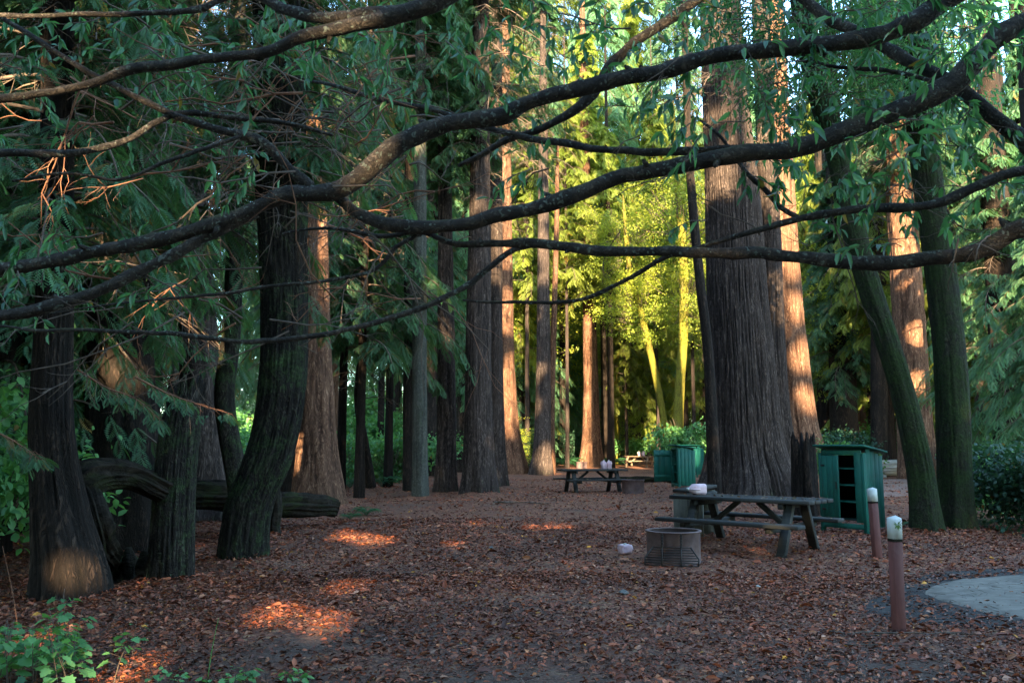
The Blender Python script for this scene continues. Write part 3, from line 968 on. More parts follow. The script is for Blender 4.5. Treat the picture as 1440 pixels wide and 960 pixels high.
mid = [(915, 78, 0, 'maple0', 13, 1.3, .3), (850, 88, 0, 'maple1', 20, 1.5, .3), (965, 80, 0, 'maple1', 18, 1.4, .3), (738, 66, 0, 'maple0', 12, 1.2, .3), (798, 76, 0, 'maple1', 10, 1.2, .3), (772, 82, 0, 'maple0', 17, 1.4, .3), (690, 64, 0, 'maple1', 9, 1.1, .3), (655, 60, 0, 'maple0', 13, 1.1, .3), (975, 58, 0, 'gold1', 9, 1.0, .3), (990, 66, 0, 'tallgold', 5, .9, .3), (720, 62, 0, 'gold0', 8, 1.0, .3), (740, 66, 2, 'tall0', 15, 1.0, .4), (790, 72, 2, 'tallgold', 17, 1.1, .4), (850, 66, 2, 'tall1', 18, 1.1, .4), (905, 74, 2, 'tallgold', 18, 1.1, .4), (962, 66, 2, 'tall0', 16, 1.0, .4), (700, 60, 2, 'tall1', 14, 1.0, .4), (640, 58, 2, 'tall0', 12, 1.0, .4), (560, 50, 2, 'tall1', 9, 1.0, .4), (820, 84, 2, 'tallgold', 10, 1.1, .5), (605, 45, 2, 'red1', 6, 1.0), (650, 52, 0, 'tall0', 5, .8), (735, 66, 2, 'tall1', 3, .8), (690, 72, 1, 'tallgold', 4, .9), (792, 76, 2, 'tall0', 3, .9), (806, 84, 2, 'tall1', 4, 1), (858, 88, 2, 'tallgold', 3, 1), (770, 95, 1, 'tallgold', 4, 1.1), (742, 90, 2, 'tallgold', 4, 1),
       (920, 92, 2, 'tall1', 2.5, 1), (868, 100, 0, 'tallgold', 8, 1.2), (840, 105, 1, 'tallgold', 5, 1.2), (742, 56, 0, 'gold0', 12, .9, .35), (797, 58, 0, 'gold1', 13, 1.1, .3), (858, 60, 2, 'gold0', 12.5, 1.0, .35), (925, 62, 0, 'gold1', 13, 1.1, .3), (985, 75, 0, 'tallgold', 4, .9, .6), (880, 68, 0, 'gold1', 5, 1.0, .3), (925, 70, 0, 'gold0', 3, 1.0, .3), (735, 70, 0, 'gold0', 4, 1.0, .3), (940, 100, 2, 'tallgold', 7, 1.2), (905, 112, 1, 'tallgold', 6, 1.3), (800, 115, 0, 'tallgold', 6, 1.3), (620, 80, 2, 'tall1', 3, 1)]
right = [(1176, 50, 0, 'maple1', 9, 1.0, .3), (1222, 58, 0, 'maple0', 12, 1.1, .3), (1186, 66, 0, 'maple0', 17, 1.3, .3), (1395, 56, 0, 'maple1', 13, 1.2, .3), (1322, 52, 0, 'maple0', 16, 1.2, .3), (1250, 46, 2, 'gold0', 7, 1.0, .3), (1425, 50, 2, 'gold1', 2, 1.2, .35), (1370, 60, 2, 'tallgold', 3, .9, .4), (1165, 64, 1, 'tallgold', 4, .9, .5), (1225, 52, 2, 'gold0', 4, 1.1, .3), (1345, 46, 2, 'gold1', 6, 1.1, .3), (1405, 44, 2, 'gold0', 3.5, 1.2, .3), (1280, 58, 2, 'tallgold', 9, 1, .4), (1185, 48, 2, 'red1', 5, 1.1), (1145, 85, 2, 'tallgold', 3, 1), (1255, 62, 2, 'tall1', 3, .9), (1330, 55, 0, 'tall0', 4, .9), (1400, 60, 1, 'tallgold', 5, .9), (1420, 34, 2, 'red2', 2.4, .9), (1470, 40, 2, 'tall1', 2.0, .7),
         (1360, 75, 2, 'tall0', 3, 1), (1225, 85, 2, 'tallgold', 6, 1), (1300, 90, 1, 'tallgold', 3, 1), (1440, 70, 2, 'tall1', 3, 1), (1500, 55, 2, 'tall0', 2, .9), (1390, 92, 0, 'tallgold', 4, 1), (1560, 44, 2, 'tall1', 1.6, .9), (1490, 28, 2, 'red3', 1.8, .8)]
g = np.random.default_rng(123)
for k, px in enumerate(range(-60, 1520, 66)):
    if 255 < px < 330: continue
    row = (px + float(g.uniform(-20, 20)), float(g.uniform(78, 112)), 2, ('tall0', 'tall1')[k % 2], float(g.uniform(2, 9)), float(g.uniform(1.0, 1.3)), .45)
    (left if px < 560 else mid if px < 1000 else right).append(row)
# unseen tall redwoods added outside the left frame edge to keep that side dark
left += [(-420, 12, 2, 'tall0', 3.0, .8, .8), (-900, 9, 2, 'tall1', 3.0, .8, .8), (-1700, 6, 2, 'tall0', 3.0, .8, .8), (-260, 19, 2, 'tall1', 3, .9, .8)]
for lst, lb, grp in ((left, 'shaded redwood in the dense wood at the left', 'redwoods in the left wood'), (mid, 'distant redwood beyond the end of the clearing', 'distant redwoods beyond the clearing'), (right, 'background redwood in the right hand wood', 'redwoods in the right hand wood')):
    for px, Y, v, key, z, s, *ts in lst:
        bg_tree(px_x(px, Y), Y, v, key, z, s, lb, grp, *ts)

# the far wood that closes every gap near the ground: one mass nobody could count
mb = MB()
g = np.random.default_rng(5)
N = 42000
a = g.uniform(-1.05, 1.05, N)
rr = g.uniform(118, 150, N)
zz = (g.random(N) ** 1.5) * (30 + 18 * vnoise(np.stack([a * 14, a * 0, a * 0 + 2.2], -1)))
keep = ~((a > -.62) & (a < -.24) & (zz > 18 + 6 * vnoise(np.stack([a * 30, a * 0, a * 0], -1))))
a, rr, zz = a[keep], rr[keep], zz[keep]
pos = np.stack([np.sin(a) * rr, np.cos(a) * rr, zz + .3], -1)
d = unit(np.stack([-np.sin(a) + g.normal(0, .8, len(a)), -np.cos(a) + g.normal(0, .8, len(a)), g.normal(-.5, .5, len(a))], -1))
b = np.clip(g.normal(.4, .25, len(a)), .02, 1)
add_sprays(mb, frames(d, roll=g.normal(0, 1.2, len(a))), g.uniform(1.6, 3.4, len(a)), pos, np.stack([b, b * 0 + 1, b], -1), tmpl=SPR_LO)
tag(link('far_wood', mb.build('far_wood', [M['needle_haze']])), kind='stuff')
# ------------------------------------------------------------------ ground
def grid(xs, ys, zoff=0.0):
    X, Y = np.meshgrid(xs, ys)
    Z = gh(X, Y) + zoff
    V = np.stack([X, Y, Z], -1).reshape(-1, 3)
    m, n = X.shape
    i = np.arange(m - 1)[:, None] * n + np.arange(n - 1)[None]
    return V, np.stack([i, i + 1, i + n + 1, i + n], -1).reshape(-1, 4)


xs = np.concatenate([np.linspace(-900, -40, 14)[:-1], np.linspace(-40, -14, 40)[:-1], np.linspace(-14, 14, 260)[:-1], np.linspace(14, 40, 40)[:-1], np.linspace(40, 900, 14)])
ys = np.concatenate([np.linspace(-300, -20, 8)[:-1], np.linspace(-20, 3, 30)[:-1], np.linspace(3, 26, 240)[:-1], np.linspace(26, 90, 130)[:-1], np.linspace(90, 900, 14)])
V, F = grid(xs, ys)
tag(link('ground', mesh('ground', V, F, None, [M['ground']], None, True)), kind='structure')

POLY = {}


def in_poly(x, y, q):
    ins = np.zeros(len(x), bool)
    for (x0, y0), (x1, y1) in zip(q, np.roll(q, -1, 0)):
        c_ = ((y0 > y) != (y1 > y)) & (x < (x1 - x0) * (y - y0) / (y1 - y0 + 1e-12) + x0)
        ins ^= c_
    return ins


# concrete slab corner at the right and the dirt road behind
def drape_poly(name, px_pts, mat, z, kind='structure', n=90, jit=.22):
    c = np.array([G(*p) if len(p) == 2 else p for p in px_pts])[:, :2]
    k = len(c)
    q = catmull(np.vstack([np.hstack([c, np.zeros((k, 1))]), [[c[0, 0], c[0, 1], 0]]]), n)[:-1, :2]
    q += (vnoise(np.stack([q[:, 0] * 4, q[:, 1] * 4, q[:, 0] * 0], -1))[:, None] - .5) * jit
    cen = q.mean(0)
    fr = np.linspace(0, 1, 14)[1:]
    V = [np.array([[cen[0], cen[1]]])] + [cen + (q - cen) * f for f in fr]
    V = np.vstack(V)
    V = np.column_stack([V, gh(V[:, 0], V[:, 1]) + z])
    V[-len(q):, 2] -= z + .03
    m = len(q)
    F3 = np.array([[0, 1 + j, 1 + (j + 1) % m] for j in range(m)])
    F4 = ring_faces(len(fr), m) + 1
    POLY[name] = q
    return tag(link(name, mesh(name, V, [F4, F3], None, [mat], None, True)), kind=kind)


drape_poly('bare_soil', [(1185, 846), (1240, 826), (1300, 800), (1400, 797), (1480, 796), (1660, 794), (1760, 850), (1600, 905), (1440, 897), (1340, 882), (1240, 868)], M['soil'], .016)
drape_poly('pavement', [(1286, 832), (1325, 816), (1390, 810), (1470, 806), (1640, 802), (1720, 850), (1560, 884), (1440, 876), (1360, 862), (1302, 848)], M['concrete'], .03)
drape_poly('dirt_road', [np.array([11.0, 27, 0]), np.array([15, 25, 0]), np.array([24, 24, 0]), np.array([40, 27, 0]), np.array([40, 37, 0]), np.array([24, 39, 0]), np.array([14.5, 40, 0]), np.array([11.8, 33, 0])], M['road'], .02)

PAD = POLY['pavement']
# ------------------------------------------------------------------ leaf litter: real leaves, dense near the camera
g = np.random.default_rng(8)
def litter(n, y0, y1, size, powr):
    y = y0 + (y1 - y0) * g.random(n) ** powr
    x = (g.random(n) * 2 - 1) * (y * .64 + .6)
    return x, y, np.full(n, 1.0) * size
def heap(bx, by, br):
    k = int(260 + 500 * br)
    a_ = g.uniform(0, 6.283, k)
    r_ = br * .95 + np.abs(g.normal(0, .28, k))
    return bx + r_ * np.cos(a_), by + r_ * np.sin(a_), np.full(k, .06)
parts = [heap(*q) for q in BASES if q[1] < 21] + [litter(95000, 4.4, 11, .046, .85), litter(70000, 10, 19, .054, .8), litter(34000, 18, 40, .075, .8)]
x = np.concatenate([p[0] for p in parts]); y = np.concatenate([p[1] for p in parts]); s = np.concatenate([p[2] for p in parts])
dens = fbm(np.stack([x * .55, y * .55, x * 0 + 4], -1), 4) + .25 * (fbm(np.stack([x * 3, y * 3, x * 0], -1), 2) - .5)
near = np.clip((10 - y) / 5, 0, 1) * np.exp(-((x - .6) / 2.2) ** 2)
keep = g.random(len(x)) < np.clip(1.1 - .72 * near - 2.1 * np.clip(dens - .5, 0, 1) - .75 * np.exp(-((x - 2.2) / .9) ** 2 - ((y - 11.3) / 1.0) ** 2) - .6 * np.exp(-((x - 3.6) / 1.5) ** 2 - ((y - 13.2) / 1.2) ** 2), .08, 1)
on_pad = in_poly(x, y, PAD)
on_soil = in_poly(x, y, POLY['bare_soil'])
keep &= ~(on_soil & (g.random(len(x)) < .2))
keep &= ~(on_pad & (g.random(len(x)) < .985 - .7 * np.clip((fbm(np.stack([x * 1.3, y * 1.3, x * 0 + 1], -1), 3) - .5) * 6, 0, 1)))
x, y, s = x[keep], y[keep], s[keep]
n = len(x)
az = g.uniform(0, 6.283, n)
tilt = g.normal(0, .28, n)
d = np.stack([np.cos(az) * np.cos(tilt), np.sin(az) * np.cos(tilt), np.sin(tilt)], -1)
pos = np.stack([x, y, gh(x, y) + .006 + g.random(n) ** 2 * .022], -1)
pal = np.array([(.10, .036, .020), (.16, .058, .030), (.075, .030, .019), (.20, .082, .042), (.13, .070, .050), (.05, .024, .017), (.17, .10, .065), (.24, .13, .07), (.36, .23, .04), (.22, .16, .13)])
ci = g.choice(len(pal), n, p=[.19, .18, .16, .11, .11, .13, .06, .03, .008, .022])
col = pal[ci] * g.uniform(.8, 1.8, (n, 1)) * np.array([1.5, 1.0, .76])
tone = .55 + .9 * fbm(np.stack([x * .9, y * .9, x * 0 + 7], -1), 3)
col = col * tone[:, None]
mb = MB()
LT = leaf_template(.42, .10, .22)
add_leaves(mb, LT, frames(d, roll=g.normal(0, .55, n)), s * np.exp(g.normal(-.12, .38, n)), pos, col)
# needle sprays and bits of twig between the leaves
nt_ = 9000
yy = 4.6 + 15 * g.random(nt_) ** 1.2
xx = (g.random(nt_) * 2 - 1) * (yy * .64)
zz = gh(xx, yy)
for i in range(nt_):
    L = g.uniform(.05, .22); a_ = g.uniform(0, 3.14); w_ = g.uniform(.0012, .0032)
    dx, dy = math.cos(a_) * L / 2, math.sin(a_) * L / 2
    z = zz[i] + .022 + g.random() * .012
    px_, py_ = -dy / L * 2 * w_, dx / L * 2 * w_
    mb.add([(xx[i] - dx + px_, yy[i] - dy + py_, z), (xx[i] + dx + px_, yy[i] + dy + py_, z + .006), (xx[i] + dx - px_, yy[i] + dy - py_, z + .006), (xx[i] - dx - px_, yy[i] - dy - py_, z),
            (xx[i], yy[i], z + w_ * 2)], [(0, 1, 2, 3)], [(0, 4, 1), (3, 2, 4)], pal[g.choice([2, 4, 5, 9])] * g.uniform(.6, 1.1))
tag(link('fallen_leaves', mb.build('fallen_leaves', [M['litter']])), kind='stuff')

# ------------------------------------------------------------------ boxes
def box(mb, cx, cy, cz, sx, sy, sz, rot=None, bev=.006, c=(1, 1, 1), m=0, off=(0, 0, 0)):
    """bevelled box; rot = 3x3; centre (cx,cy,cz)"""
    bm = bmesh.new()
    bmesh.ops.create_cube(bm, size=1)
    bmesh.ops.scale(bm, vec=(sx, sy, sz), verts=bm.verts)
    b = min(bev, min(sx, sy, sz) * .3)
    if b > 0:
        bmesh.ops.bevel(bm, geom=bm.edges[:], offset=b, segments=1, affect='EDGES')
    V = np.array([v.co[:] for v in bm.verts])
    F4 = [[v.index for v in f.verts] for f in bm.faces if len(f.verts) == 4]
    F3 = [[v.index for v in f.verts] for f in bm.faces if len(f.verts) == 3]
    bm.free()
    if rot is not None: V = V @ np.asarray(rot).T
    mb.add(V + np.array([cx, cy, cz]), F4, F3, c, m)


def beam(mb, a, b, w, h, up=(0, 0, 1), bev=.006):
    a, b = np.array(a, float), np.array(b, float)
    d = b - a
    L = np.linalg.norm(d)
    x = d / L
    y = np.cross(up, x); y /= np.linalg.norm(y)
    z = np.cross(x, y)
    box(mb, *((a + b) / 2), L, w, h, np.stack([x, y, z], -1), bev)


def part(name, mb, mat, parent, **kw):
    o = link(name, mb.build(name, mat if isinstance(mat, list) else [mat]), parent)
    return tag(o, **kw) if kw else o


# ------------------------------------------------------------------ picnic tables
def picnic_table(name, label, loc, rz, mat, group):
    t = thing(name, label, 'picnic table', loc, rz, group)
    b = MB()
    for i in range(4):
        box(b, random.uniform(-.012, .012), -.315 + i * .21, .745 + random.uniform(-.002, .002), 2.3, .20, .055, bev=.008)
    part('tabletop', b, mat, t)
    for s in (-1, 1):
        b = MB(); box(b, -.02 * s, s * .76, .43, 2.3, .26, .055, bev=.008); part('bench', b, mat, t)
    for x in (-.74, .74):
        b = MB(); box(b, x - .051 * (1 if x > 0 else -1), 0, .36, .085, 1.62, .08, bev=.006); part('bench_beam', b, mat, t)
        b = MB(); box(b, x - .051 * (1 if x > 0 else -1), 0, .675, .075, .78, .08, bev=.006); part('top_cleat', b, mat, t)
        for s in (-1, 1):
            b = MB(); beam(b, (x + .037 * (1 if x > 0 else -1), s * .60, -.04), (x + .037 * (1 if x > 0 else -1), s * .24, .713), .085, .13, up=(1, 0, 0)); part('leg', b, mat, t)
        b = MB(); beam(b, (x * .86, 0, .33), (x * .22, 0, .70), .07, .085, up=(0, 1, 0)); part('brace', b, mat, t)
    gl = np.random.default_rng(len(label))
    k = 150
    xl, yl = gl.uniform(-1.1, 1.1, k), gl.uniform(-.4, .4, k)
    zl = np.full(k, .783)
    kb = 50
    xl[:kb] = gl.uniform(-1.1, 1.1, kb); yl[:kb] = gl.choice([-.76, .76], kb) + gl.uniform(-.11, .11, kb); zl[:kb] = .466
    az = gl.uniform(0, 6.28, k)
    colr = np.array([(.16, .07, .04), (.10, .045, .03), (.30, .19, .06), (.20, .12, .08)])[gl.integers(0, 4, k)]
    b = MB()
    add_leaves(b, leaf_template(.42, .08, .15), frames(np.stack([np.cos(az), np.sin(az), az * 0 + .05], -1), roll=gl.normal(0, .3, k)), gl.uniform(.03, .08, k), np.stack([xl, yl, zl], -1), colr)
    lf = link('fallen_leaves', b.build('fallen_leaves', [M['litter']]), None, loc, (0, 0, rz))
    tag(lf, kind='stuff')
    return t


WG = 'picnic tables around the clearing'
T1 = picnic_table('picnic_table', 'weathered dark picnic table before the giant redwood, nearest in the clearing', (3.64, 13.35, float(gh(3.64, 13.35)) - .01), R(-42), M['wood_dark'], WG)
T2 = picnic_table('picnic_table', 'dark picnic table with two pinkish jugs, second from the camera', (px_x(832, 29.8), 29.8, float(gh(2.8, 29.8))), R(14), M['wood_dark'], WG)
T3 = picnic_table('picnic_table', 'far sunlit picnic table carrying two white jugs', (px_x(897, 62), 62, float(gh(px_x(897, 62), 62))), R(-30), M['wood_sun'], WG)


# ------------------------------------------------------------------ fire rings
def lathe(mb, prof, n, c=(1, 1, 1), m=0):
    a = np.arange(n) / n * 2 * np.pi
    V = np.stack([np.array([[r * math.cos(t), r * math.sin(t), z] for t in a]) for r, z in prof]).reshape(-1, 3)
    mb.add(V, ring_faces(len(prof), n), None, c, m)


def fire_ring(label, loc, rz, grate=True, mat='rust', s=1.0):
    t = thing('fire_ring', label, 'fire ring', loc, rz, 'steel fire rings')
    b = MB()
    lathe(b, [(.365, -.05), (.365, .41), (.375, .416), (.385, .41), (.385, .428), (.34, .430), (.338, .416), (.352, .41), (.352, -.05)], 56)
    o = part('ring_wall', b, M[mat], t)
    for p in o.data.polygons: p.use_smooth = True
    b = MB()
    g = np.random.default_rng(3)
    a = np.arange(40) / 40 * 2 * np.pi
    V = [[0, 0, .17]]
    for r in (.12, .24, .3515):
        for q in a: V.append([r * math.cos(q), r * math.sin(q), .14 + g.uniform(-.03, .03)])
    V = np.array(V)
    F3 = [[0, 1 + j, 1 + (j + 1) % 40] for j in range(40)]
    b.add(V, ring_faces(3, 40) + 1, F3)
    part('ash_bed', b, M['ash'], t)
    if grate:
        # hinged cooking grate hanging down against the front, leaning outward
        b = MB()
        y0, z0, y1, z1 = -.39, .235, -.50, .015
        rows = 8
        for i in range(rows):
            f = i / (rows - 1)
            yy, zz = y0 + (y1 - y0) * f, z0 + (z1 - z0) * f
            hw = .25 + .10 * min(1, f * 1.7)
            tube(b, [(-hw, yy, zz), (0, yy, zz), (hw, yy, zz)], [.009] * 3, 6)
        for s in (-1, 1):
            tube(b, [(s * .25, y0, z0), (s * .35, y0 + (y1 - y0) * .6, z0 + (z1 - z0) * .6), (s * .35, y1, z1)], [.010] * 3, 6)
            tube(b, [(s * .125, y0 - .012, z0 + .02), (s * .125, y1 - .012, z1 - .01)], [.012] * 2, 6)
        part('cooking_grate', b, M['iron'], t)
        for s in (-1, 1):
            b = MB()
            for k in range(9):
                f = k / 8
                c = np.array([s * .125, -.385 - .02 * f, .40 - .155 * f])
                a = np.arange(11) / 10 * 2 * np.pi
                if k % 2: L = np.stack([.014 * np.cos(a), a * 0, .02 * np.sin(a)], -1)
                else: L = np.stack([a * 0, .014 * np.cos(a), .02 * np.sin(a)], -1)
                tube(b, L + c + [0, -.012, 0], [.0055] * 11, 5)
            part('chain', b, M['iron'], t)
    return t


f1 = G(950, 795)
fire_ring('steel fire ring with a chained cooking grate in front of the near table', (f1[0] + .05, f1[1] + .38, float(gh(f1[0], f1[1] + .38))), R(-14))
fire_ring('plain dark fire ring beside the middle picnic table', (px_x(888, 28.6), 28.6, float(gh(4, 28.6))), R(30), False)
fire_ring('small far sunlit fire ring seen over the middle table', (px_x(817, 57), 57, float(gh(4.6, 57))), R(10), False)


# ------------------------------------------------------------------ green food cabinets
def cabinet(label, loc, rz, door_deg, dw=.42):
    W, D, H = .90, .66, 1.46
    t = thing('storage_cabinet', label, 'cabinet', loc, rz, 'green wooden food cabinets')
    for s in (-1, 1):
        b = MB()
        for k in range(4):
            w_ = (D - .10) / 4
            box(b, s * (W / 2 - .0125), -D / 2 + .10 + w_ * (k + .5), (H + .10) / 2 + .0 - .02 * k + .03, .025, w_ - .004, H - .10 - .04 * k + .06, bev=.004)
        box(b, s * (W / 2 - .02), -D / 2 + .048, H / 2 - .02, .06, .09, H + .02, bev=.004)
        part('side_panel', b, M['green'], t)
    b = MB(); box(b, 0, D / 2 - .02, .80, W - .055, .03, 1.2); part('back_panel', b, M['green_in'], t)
    b = MB(); box(b, W / 2 - .12, -D / 2 + .018, .83, .13, .036, 1.25, bev=.004); part('front_stile', b, M['green'], t)
    b = MB(); box(b, 0, -D / 2 + .02, 1.455, W - .10, .032, .085, bev=.004); part('top_rail', b, M['green'], t)
    b = MB(); box(b, -.02, -D / 2 + .03, .13, W - .07, .05, .09, bev=.004); part('toe_rail', b, M['green'], t)
    for z in (.24, .56, .86, 1.16):
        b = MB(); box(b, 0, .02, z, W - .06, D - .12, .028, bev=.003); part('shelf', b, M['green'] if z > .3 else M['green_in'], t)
    b = MB()
    sl = R(-8.5)
    rot = np.array([[1, 0, 0], [0, math.cos(sl), -math.sin(sl)], [0, math.sin(sl), math.cos(sl)]])
    box(b, 0, 0, 1.525, W + .14, D + .16, .035, rot, bev=.006)
    part('roof', b, M['green'], t)
    # door of three boards with battens, hinged at the left front corner
    d = link('door', None)
    b = MB()
    for k in range(3): box(b, dw / 6 + k * dw / 3, -.014, .82, dw / 3 - .005, .024, 1.16, bev=.003)
    for z in (.42, 1.22): box(b, dw / 2, .012, z, dw - .06, .024, .09, bev=.003)
    d = part('door', b, M['green'], t)
    d.location = (-W / 2 + .07, -D / 2 - .01, 0)
    d.rotation_euler = (0, 0, -R(door_deg))
    b = MB()
    box(b, dw - .05, -.034, .86, .025, .016, .13, bev=.003); part('door_handle', b, M['iron'], d)
    for z in (.42, 1.22):
        b = MB(); box(b, .05, -.031, z, .10, .008, .035, bev=.002); part('hinge', b, M['iron'], d)
    return t


bpy.data.objects.remove(bpy.data.objects['door']) if 'door' in bpy.data.objects and bpy.data.objects['door'].data is None else None
C1 = cabinet('open green cabinet with empty shelves at the right end of the near table', (px_x(1191, 16.1), 16.1, 0), R(-52), 14)
C2 = cabinet('green cabinet with its door swung wide beside the middle fire ring', (px_x(958, 32.2), 32.2, 0), R(-84), 92, .66)
C3 = cabinet('lit green cabinet half hidden behind the wide open one', (px_x(972, 44), 44, 0), R(-46), 30)

# ------------------------------------------------------------------ timber stand at the table's left end
sx_, sy_ = px_x(968, 14.7), 14.7
st = thing('timber_stand', 'rough grey timber stand with a sloping plank top against the near table', 'stand', (sx_, sy_, 0), R(-20))
b = MB()
for k in range(2): box(b, -.13 + k * .25, -.28, .39, .24, .07, .82, bev=.012)
part('front_slab', b, M['wood_grey'], st)
b = MB()
for k in range(2): box(b, -.13 + k * .25 + .12, .42, .40, .24, .07, .84, bev=.012)
part('rear_slab', b, M['wood_grey'], st)
b = MB()
beam(b, (.02 - .12, -.36, .835), (.34 - .12, .60, .885), .34, .05, bev=.01)
part('top_plank', b, M['wood_dark'], st)
b = MB(); beam(b, (.10, -.24, .745), (.36, .38, .755), .09, .10); part('rail', b, M['wood_dark'], st)

# ------------------------------------------------------------------ posts
def post(label, px, py, top_h, wd, rz, tilt, sprig):
    p = G(px, py)
    t = thing('marker_post', label, 'post', (p[0], p[1], float(gh(p[0], p[1]))), rz, 'white topped site marker posts')
    t.rotation_euler = (R(tilt[0]), R(tilt[1]), rz)
    zc = top_h * .80
    b = MB(); box(b, 0, 0, zc / 2 - .1, wd, wd, zc + .2, bev=.003); part('post_shaft', b, M['post_red'], t)
    b = MB(); box(b, 0, 0, zc - .012, wd + .004, wd + .004, .03, bev=.004); part('dark_band', b, M['log'], t)
    b = MB()
    hw = wd / 2
    z0, z1, z2 = zc, top_h - .02, top_h
    V = [(-hw, -hw, z0), (hw, -hw, z0), (hw, hw, z0), (-hw, hw, z0), (-hw, -hw, z1 - .02), (hw, -hw, z1), (hw, hw, z2), (-hw, hw, z2 - .02)]
    V = [(x * 1.0, y * 1.0, z) for x, y, z in V]
    b.add(V, [(0, 3, 2, 1), (0, 1, 5, 4), (1, 2, 6, 5), (2, 3, 7, 6), (3, 0, 4, 7), (4, 5, 6, 7)])
    o = part('white_top', b, M['white'], t)
    if sprig:
        b = MB()
        g = np.random.default_rng(4)
        for k in range(26):
            a = -math.pi / 2 + g.normal(0, 1.2)
            L = g.uniform(.025, .055)
            c = np.array([g.normal(0, .008), -hw - .004, z1 - .055 + g.normal(0, .006)])
            dd = np.array([math.cos(a), -.12, math.sin(a)])
            n_ = np.array([-dd[2], 0, dd[0]]) * .0035
            b.add([c, c + dd * L * .5 + n_, c + dd * L, c + dd * L * .5 - n_], [(0, 1, 2, 3)], None, (g.uniform(.4, .9),) * 3)
        part('moss_tuft', b, M['moss'], t)
    return t


post('white topped post bearing a green moss sprig, nearest at right', 1264, 884, 1.0, .088, R(10), (0, .6), True)
post('white topped post without moss, between near table and nearest post', 1234, 784, .99, .10, R(10), (-1.5, -1.2), False)
post('tiny distant white topped post glimpsed between the two mossy trunks', 1318, 668, 1.35, .12, R(5), (0, 0), False)


# ------------------------------------------------------------------ jugs and the box on the ground
def jug_parts(parent, k=1.0):
    b = MB()
    n = 28
    prof = [(.0, .0), (.070, .0), (.078, .008), (.078, .155), (.074, .180), (.055, .215), (.030, .240), (.021, .248), (.021, .262), (.0, .262)]
    a = np.arange(n) / n * 2 * np.pi
    sq = (np.abs(np.cos(a)) ** 4 + np.abs(np.sin(a)) ** 4) ** -.25
    rows = []
    for r, z in prof:
        w_ = 1 if z < .2 else 0
        q = r * (sq if w_ else np.ones(n))
        dent = 1 - .06 * (vnoise(np.stack([np.cos(a) * 2, np.sin(a) * 2, a * 0 + z * 14], -1)))
        rows.append(np.stack([q * dent * np.cos(a), q * dent * np.sin(a), a * 0 + z], -1))
    b.add(np.vstack(rows) * k, ring_faces(len(prof), n))
    o = part('jug_body', b, M['jug'], parent)
    for p in o.data.polygons: p.use_smooth = True
    b = MB(); tube(b, catmull([(.05, 0, .225), (.088, 0, .215), (.096, 0, .16), (.076, 0, .11)], 10) * k, [.011 * k] * 10, 8); part('handle', b, M['jug'], parent)
    b = MB(); lathe(b, [(.0, .276 * k), (.023 * k, .276 * k), (.025 * k, .27 * k), (.025 * k, .252 * k), (.021 * k, .252 * k)], 18); part('cap', b, M['white'], parent)


def jug(label, loc, rz, group=None, k=1.0):
    t = thing('plastic_jug', label, 'jug', loc, rz, group)
    jug_parts(t, k)
    return t


def on_table(T, x, y, z=.775):
    m = Matrix.Translation(T.location) @ Matrix.Rotation(T.rotation_euler.z, 4, 'Z')
    return tuple(m @ Vector((x, y, z)))


jug('pinkish jug, left one of two on the middle picnic table', on_table(T2, .42, .02), R(200), 'jugs standing on picnic tables', 1.15)
jug('pinkish jug, right one of two on the middle picnic table', on_table(T2, .62, .06), R(20), 'jugs standing on picnic tables', 1.15)
jug('pale jug, left one of two on the far sunlit table', on_table(T3, -.02, .1), R(190), 'jugs standing on picnic tables', 1.3)
jug('pale jug, right one of two on the far sunlit table', on_table(T3, .28, .1), R(10), 'jugs standing on picnic tables', 1.3)
jl = jug('pink plastic jug lying on its side on the near picnic table', on_table(T1, -.80, .10, .86), 0, None, 1.12)
jl.rotation_euler = (R(90), R(0), R(-78))
# crumpled square carton on the litter
cp = G(880, 783)
ct = thing('crumpled_carton', 'small pink and white crumpled carton lying left of the chained fire ring', 'carton', (cp[0], cp[1] + .05, float(gh(cp[0], cp[1])) + .02), R(24))
bm = bmesh.new()
bmesh.ops.create_cube(bm, size=1)
bmesh.ops.subdivide_edges(bm, edges=bm.edges[:], cuts=5, use_grid_fill=True)
for v in bm.verts:
    p = np.array(v.co)
    v.co = Vector((p * (1 - .05 * (np.abs(p).sum() - .9)) + (np.array([vnoise(p[None] * 4 + q * 9)[0] for q in range(3)]) - .5) * .14))
    v.co.x *= .17; v.co.y *= .14; v.co.z *= .12
    v.co.z += .06
me = bpy.data.meshes.new('carton_body'); bm.to_mesh(me); bm.free(); me.materials.append(M['jug'])
for p in me.polygons: p.use_smooth = True
link('carton_body', me, ct)
b = MB(); lathe(b, [(0, .138), (.022, .138), (.024, .13), (.024, .112)], 16); part('cap', b, M['white'], ct)

# ------------------------------------------------------------------ logs, fallen wood, stones
def log(name, label, pts, rad, mat, n=72, knots=.22, per=.07, hollow=False, cat='log'):
    pts = np.array(pts, float)
    base = pts.mean(0); base[2] = pts[:, 2].min()
    b = MB()
    tube(b, pts - base, rad, n, per * .6, .07, knots=knots * 1.3, seed=len(label) * .37, ridge=.30)
    t = tag(link(name, b.build(name, [mat], True), None, base), label, cat)
    return t


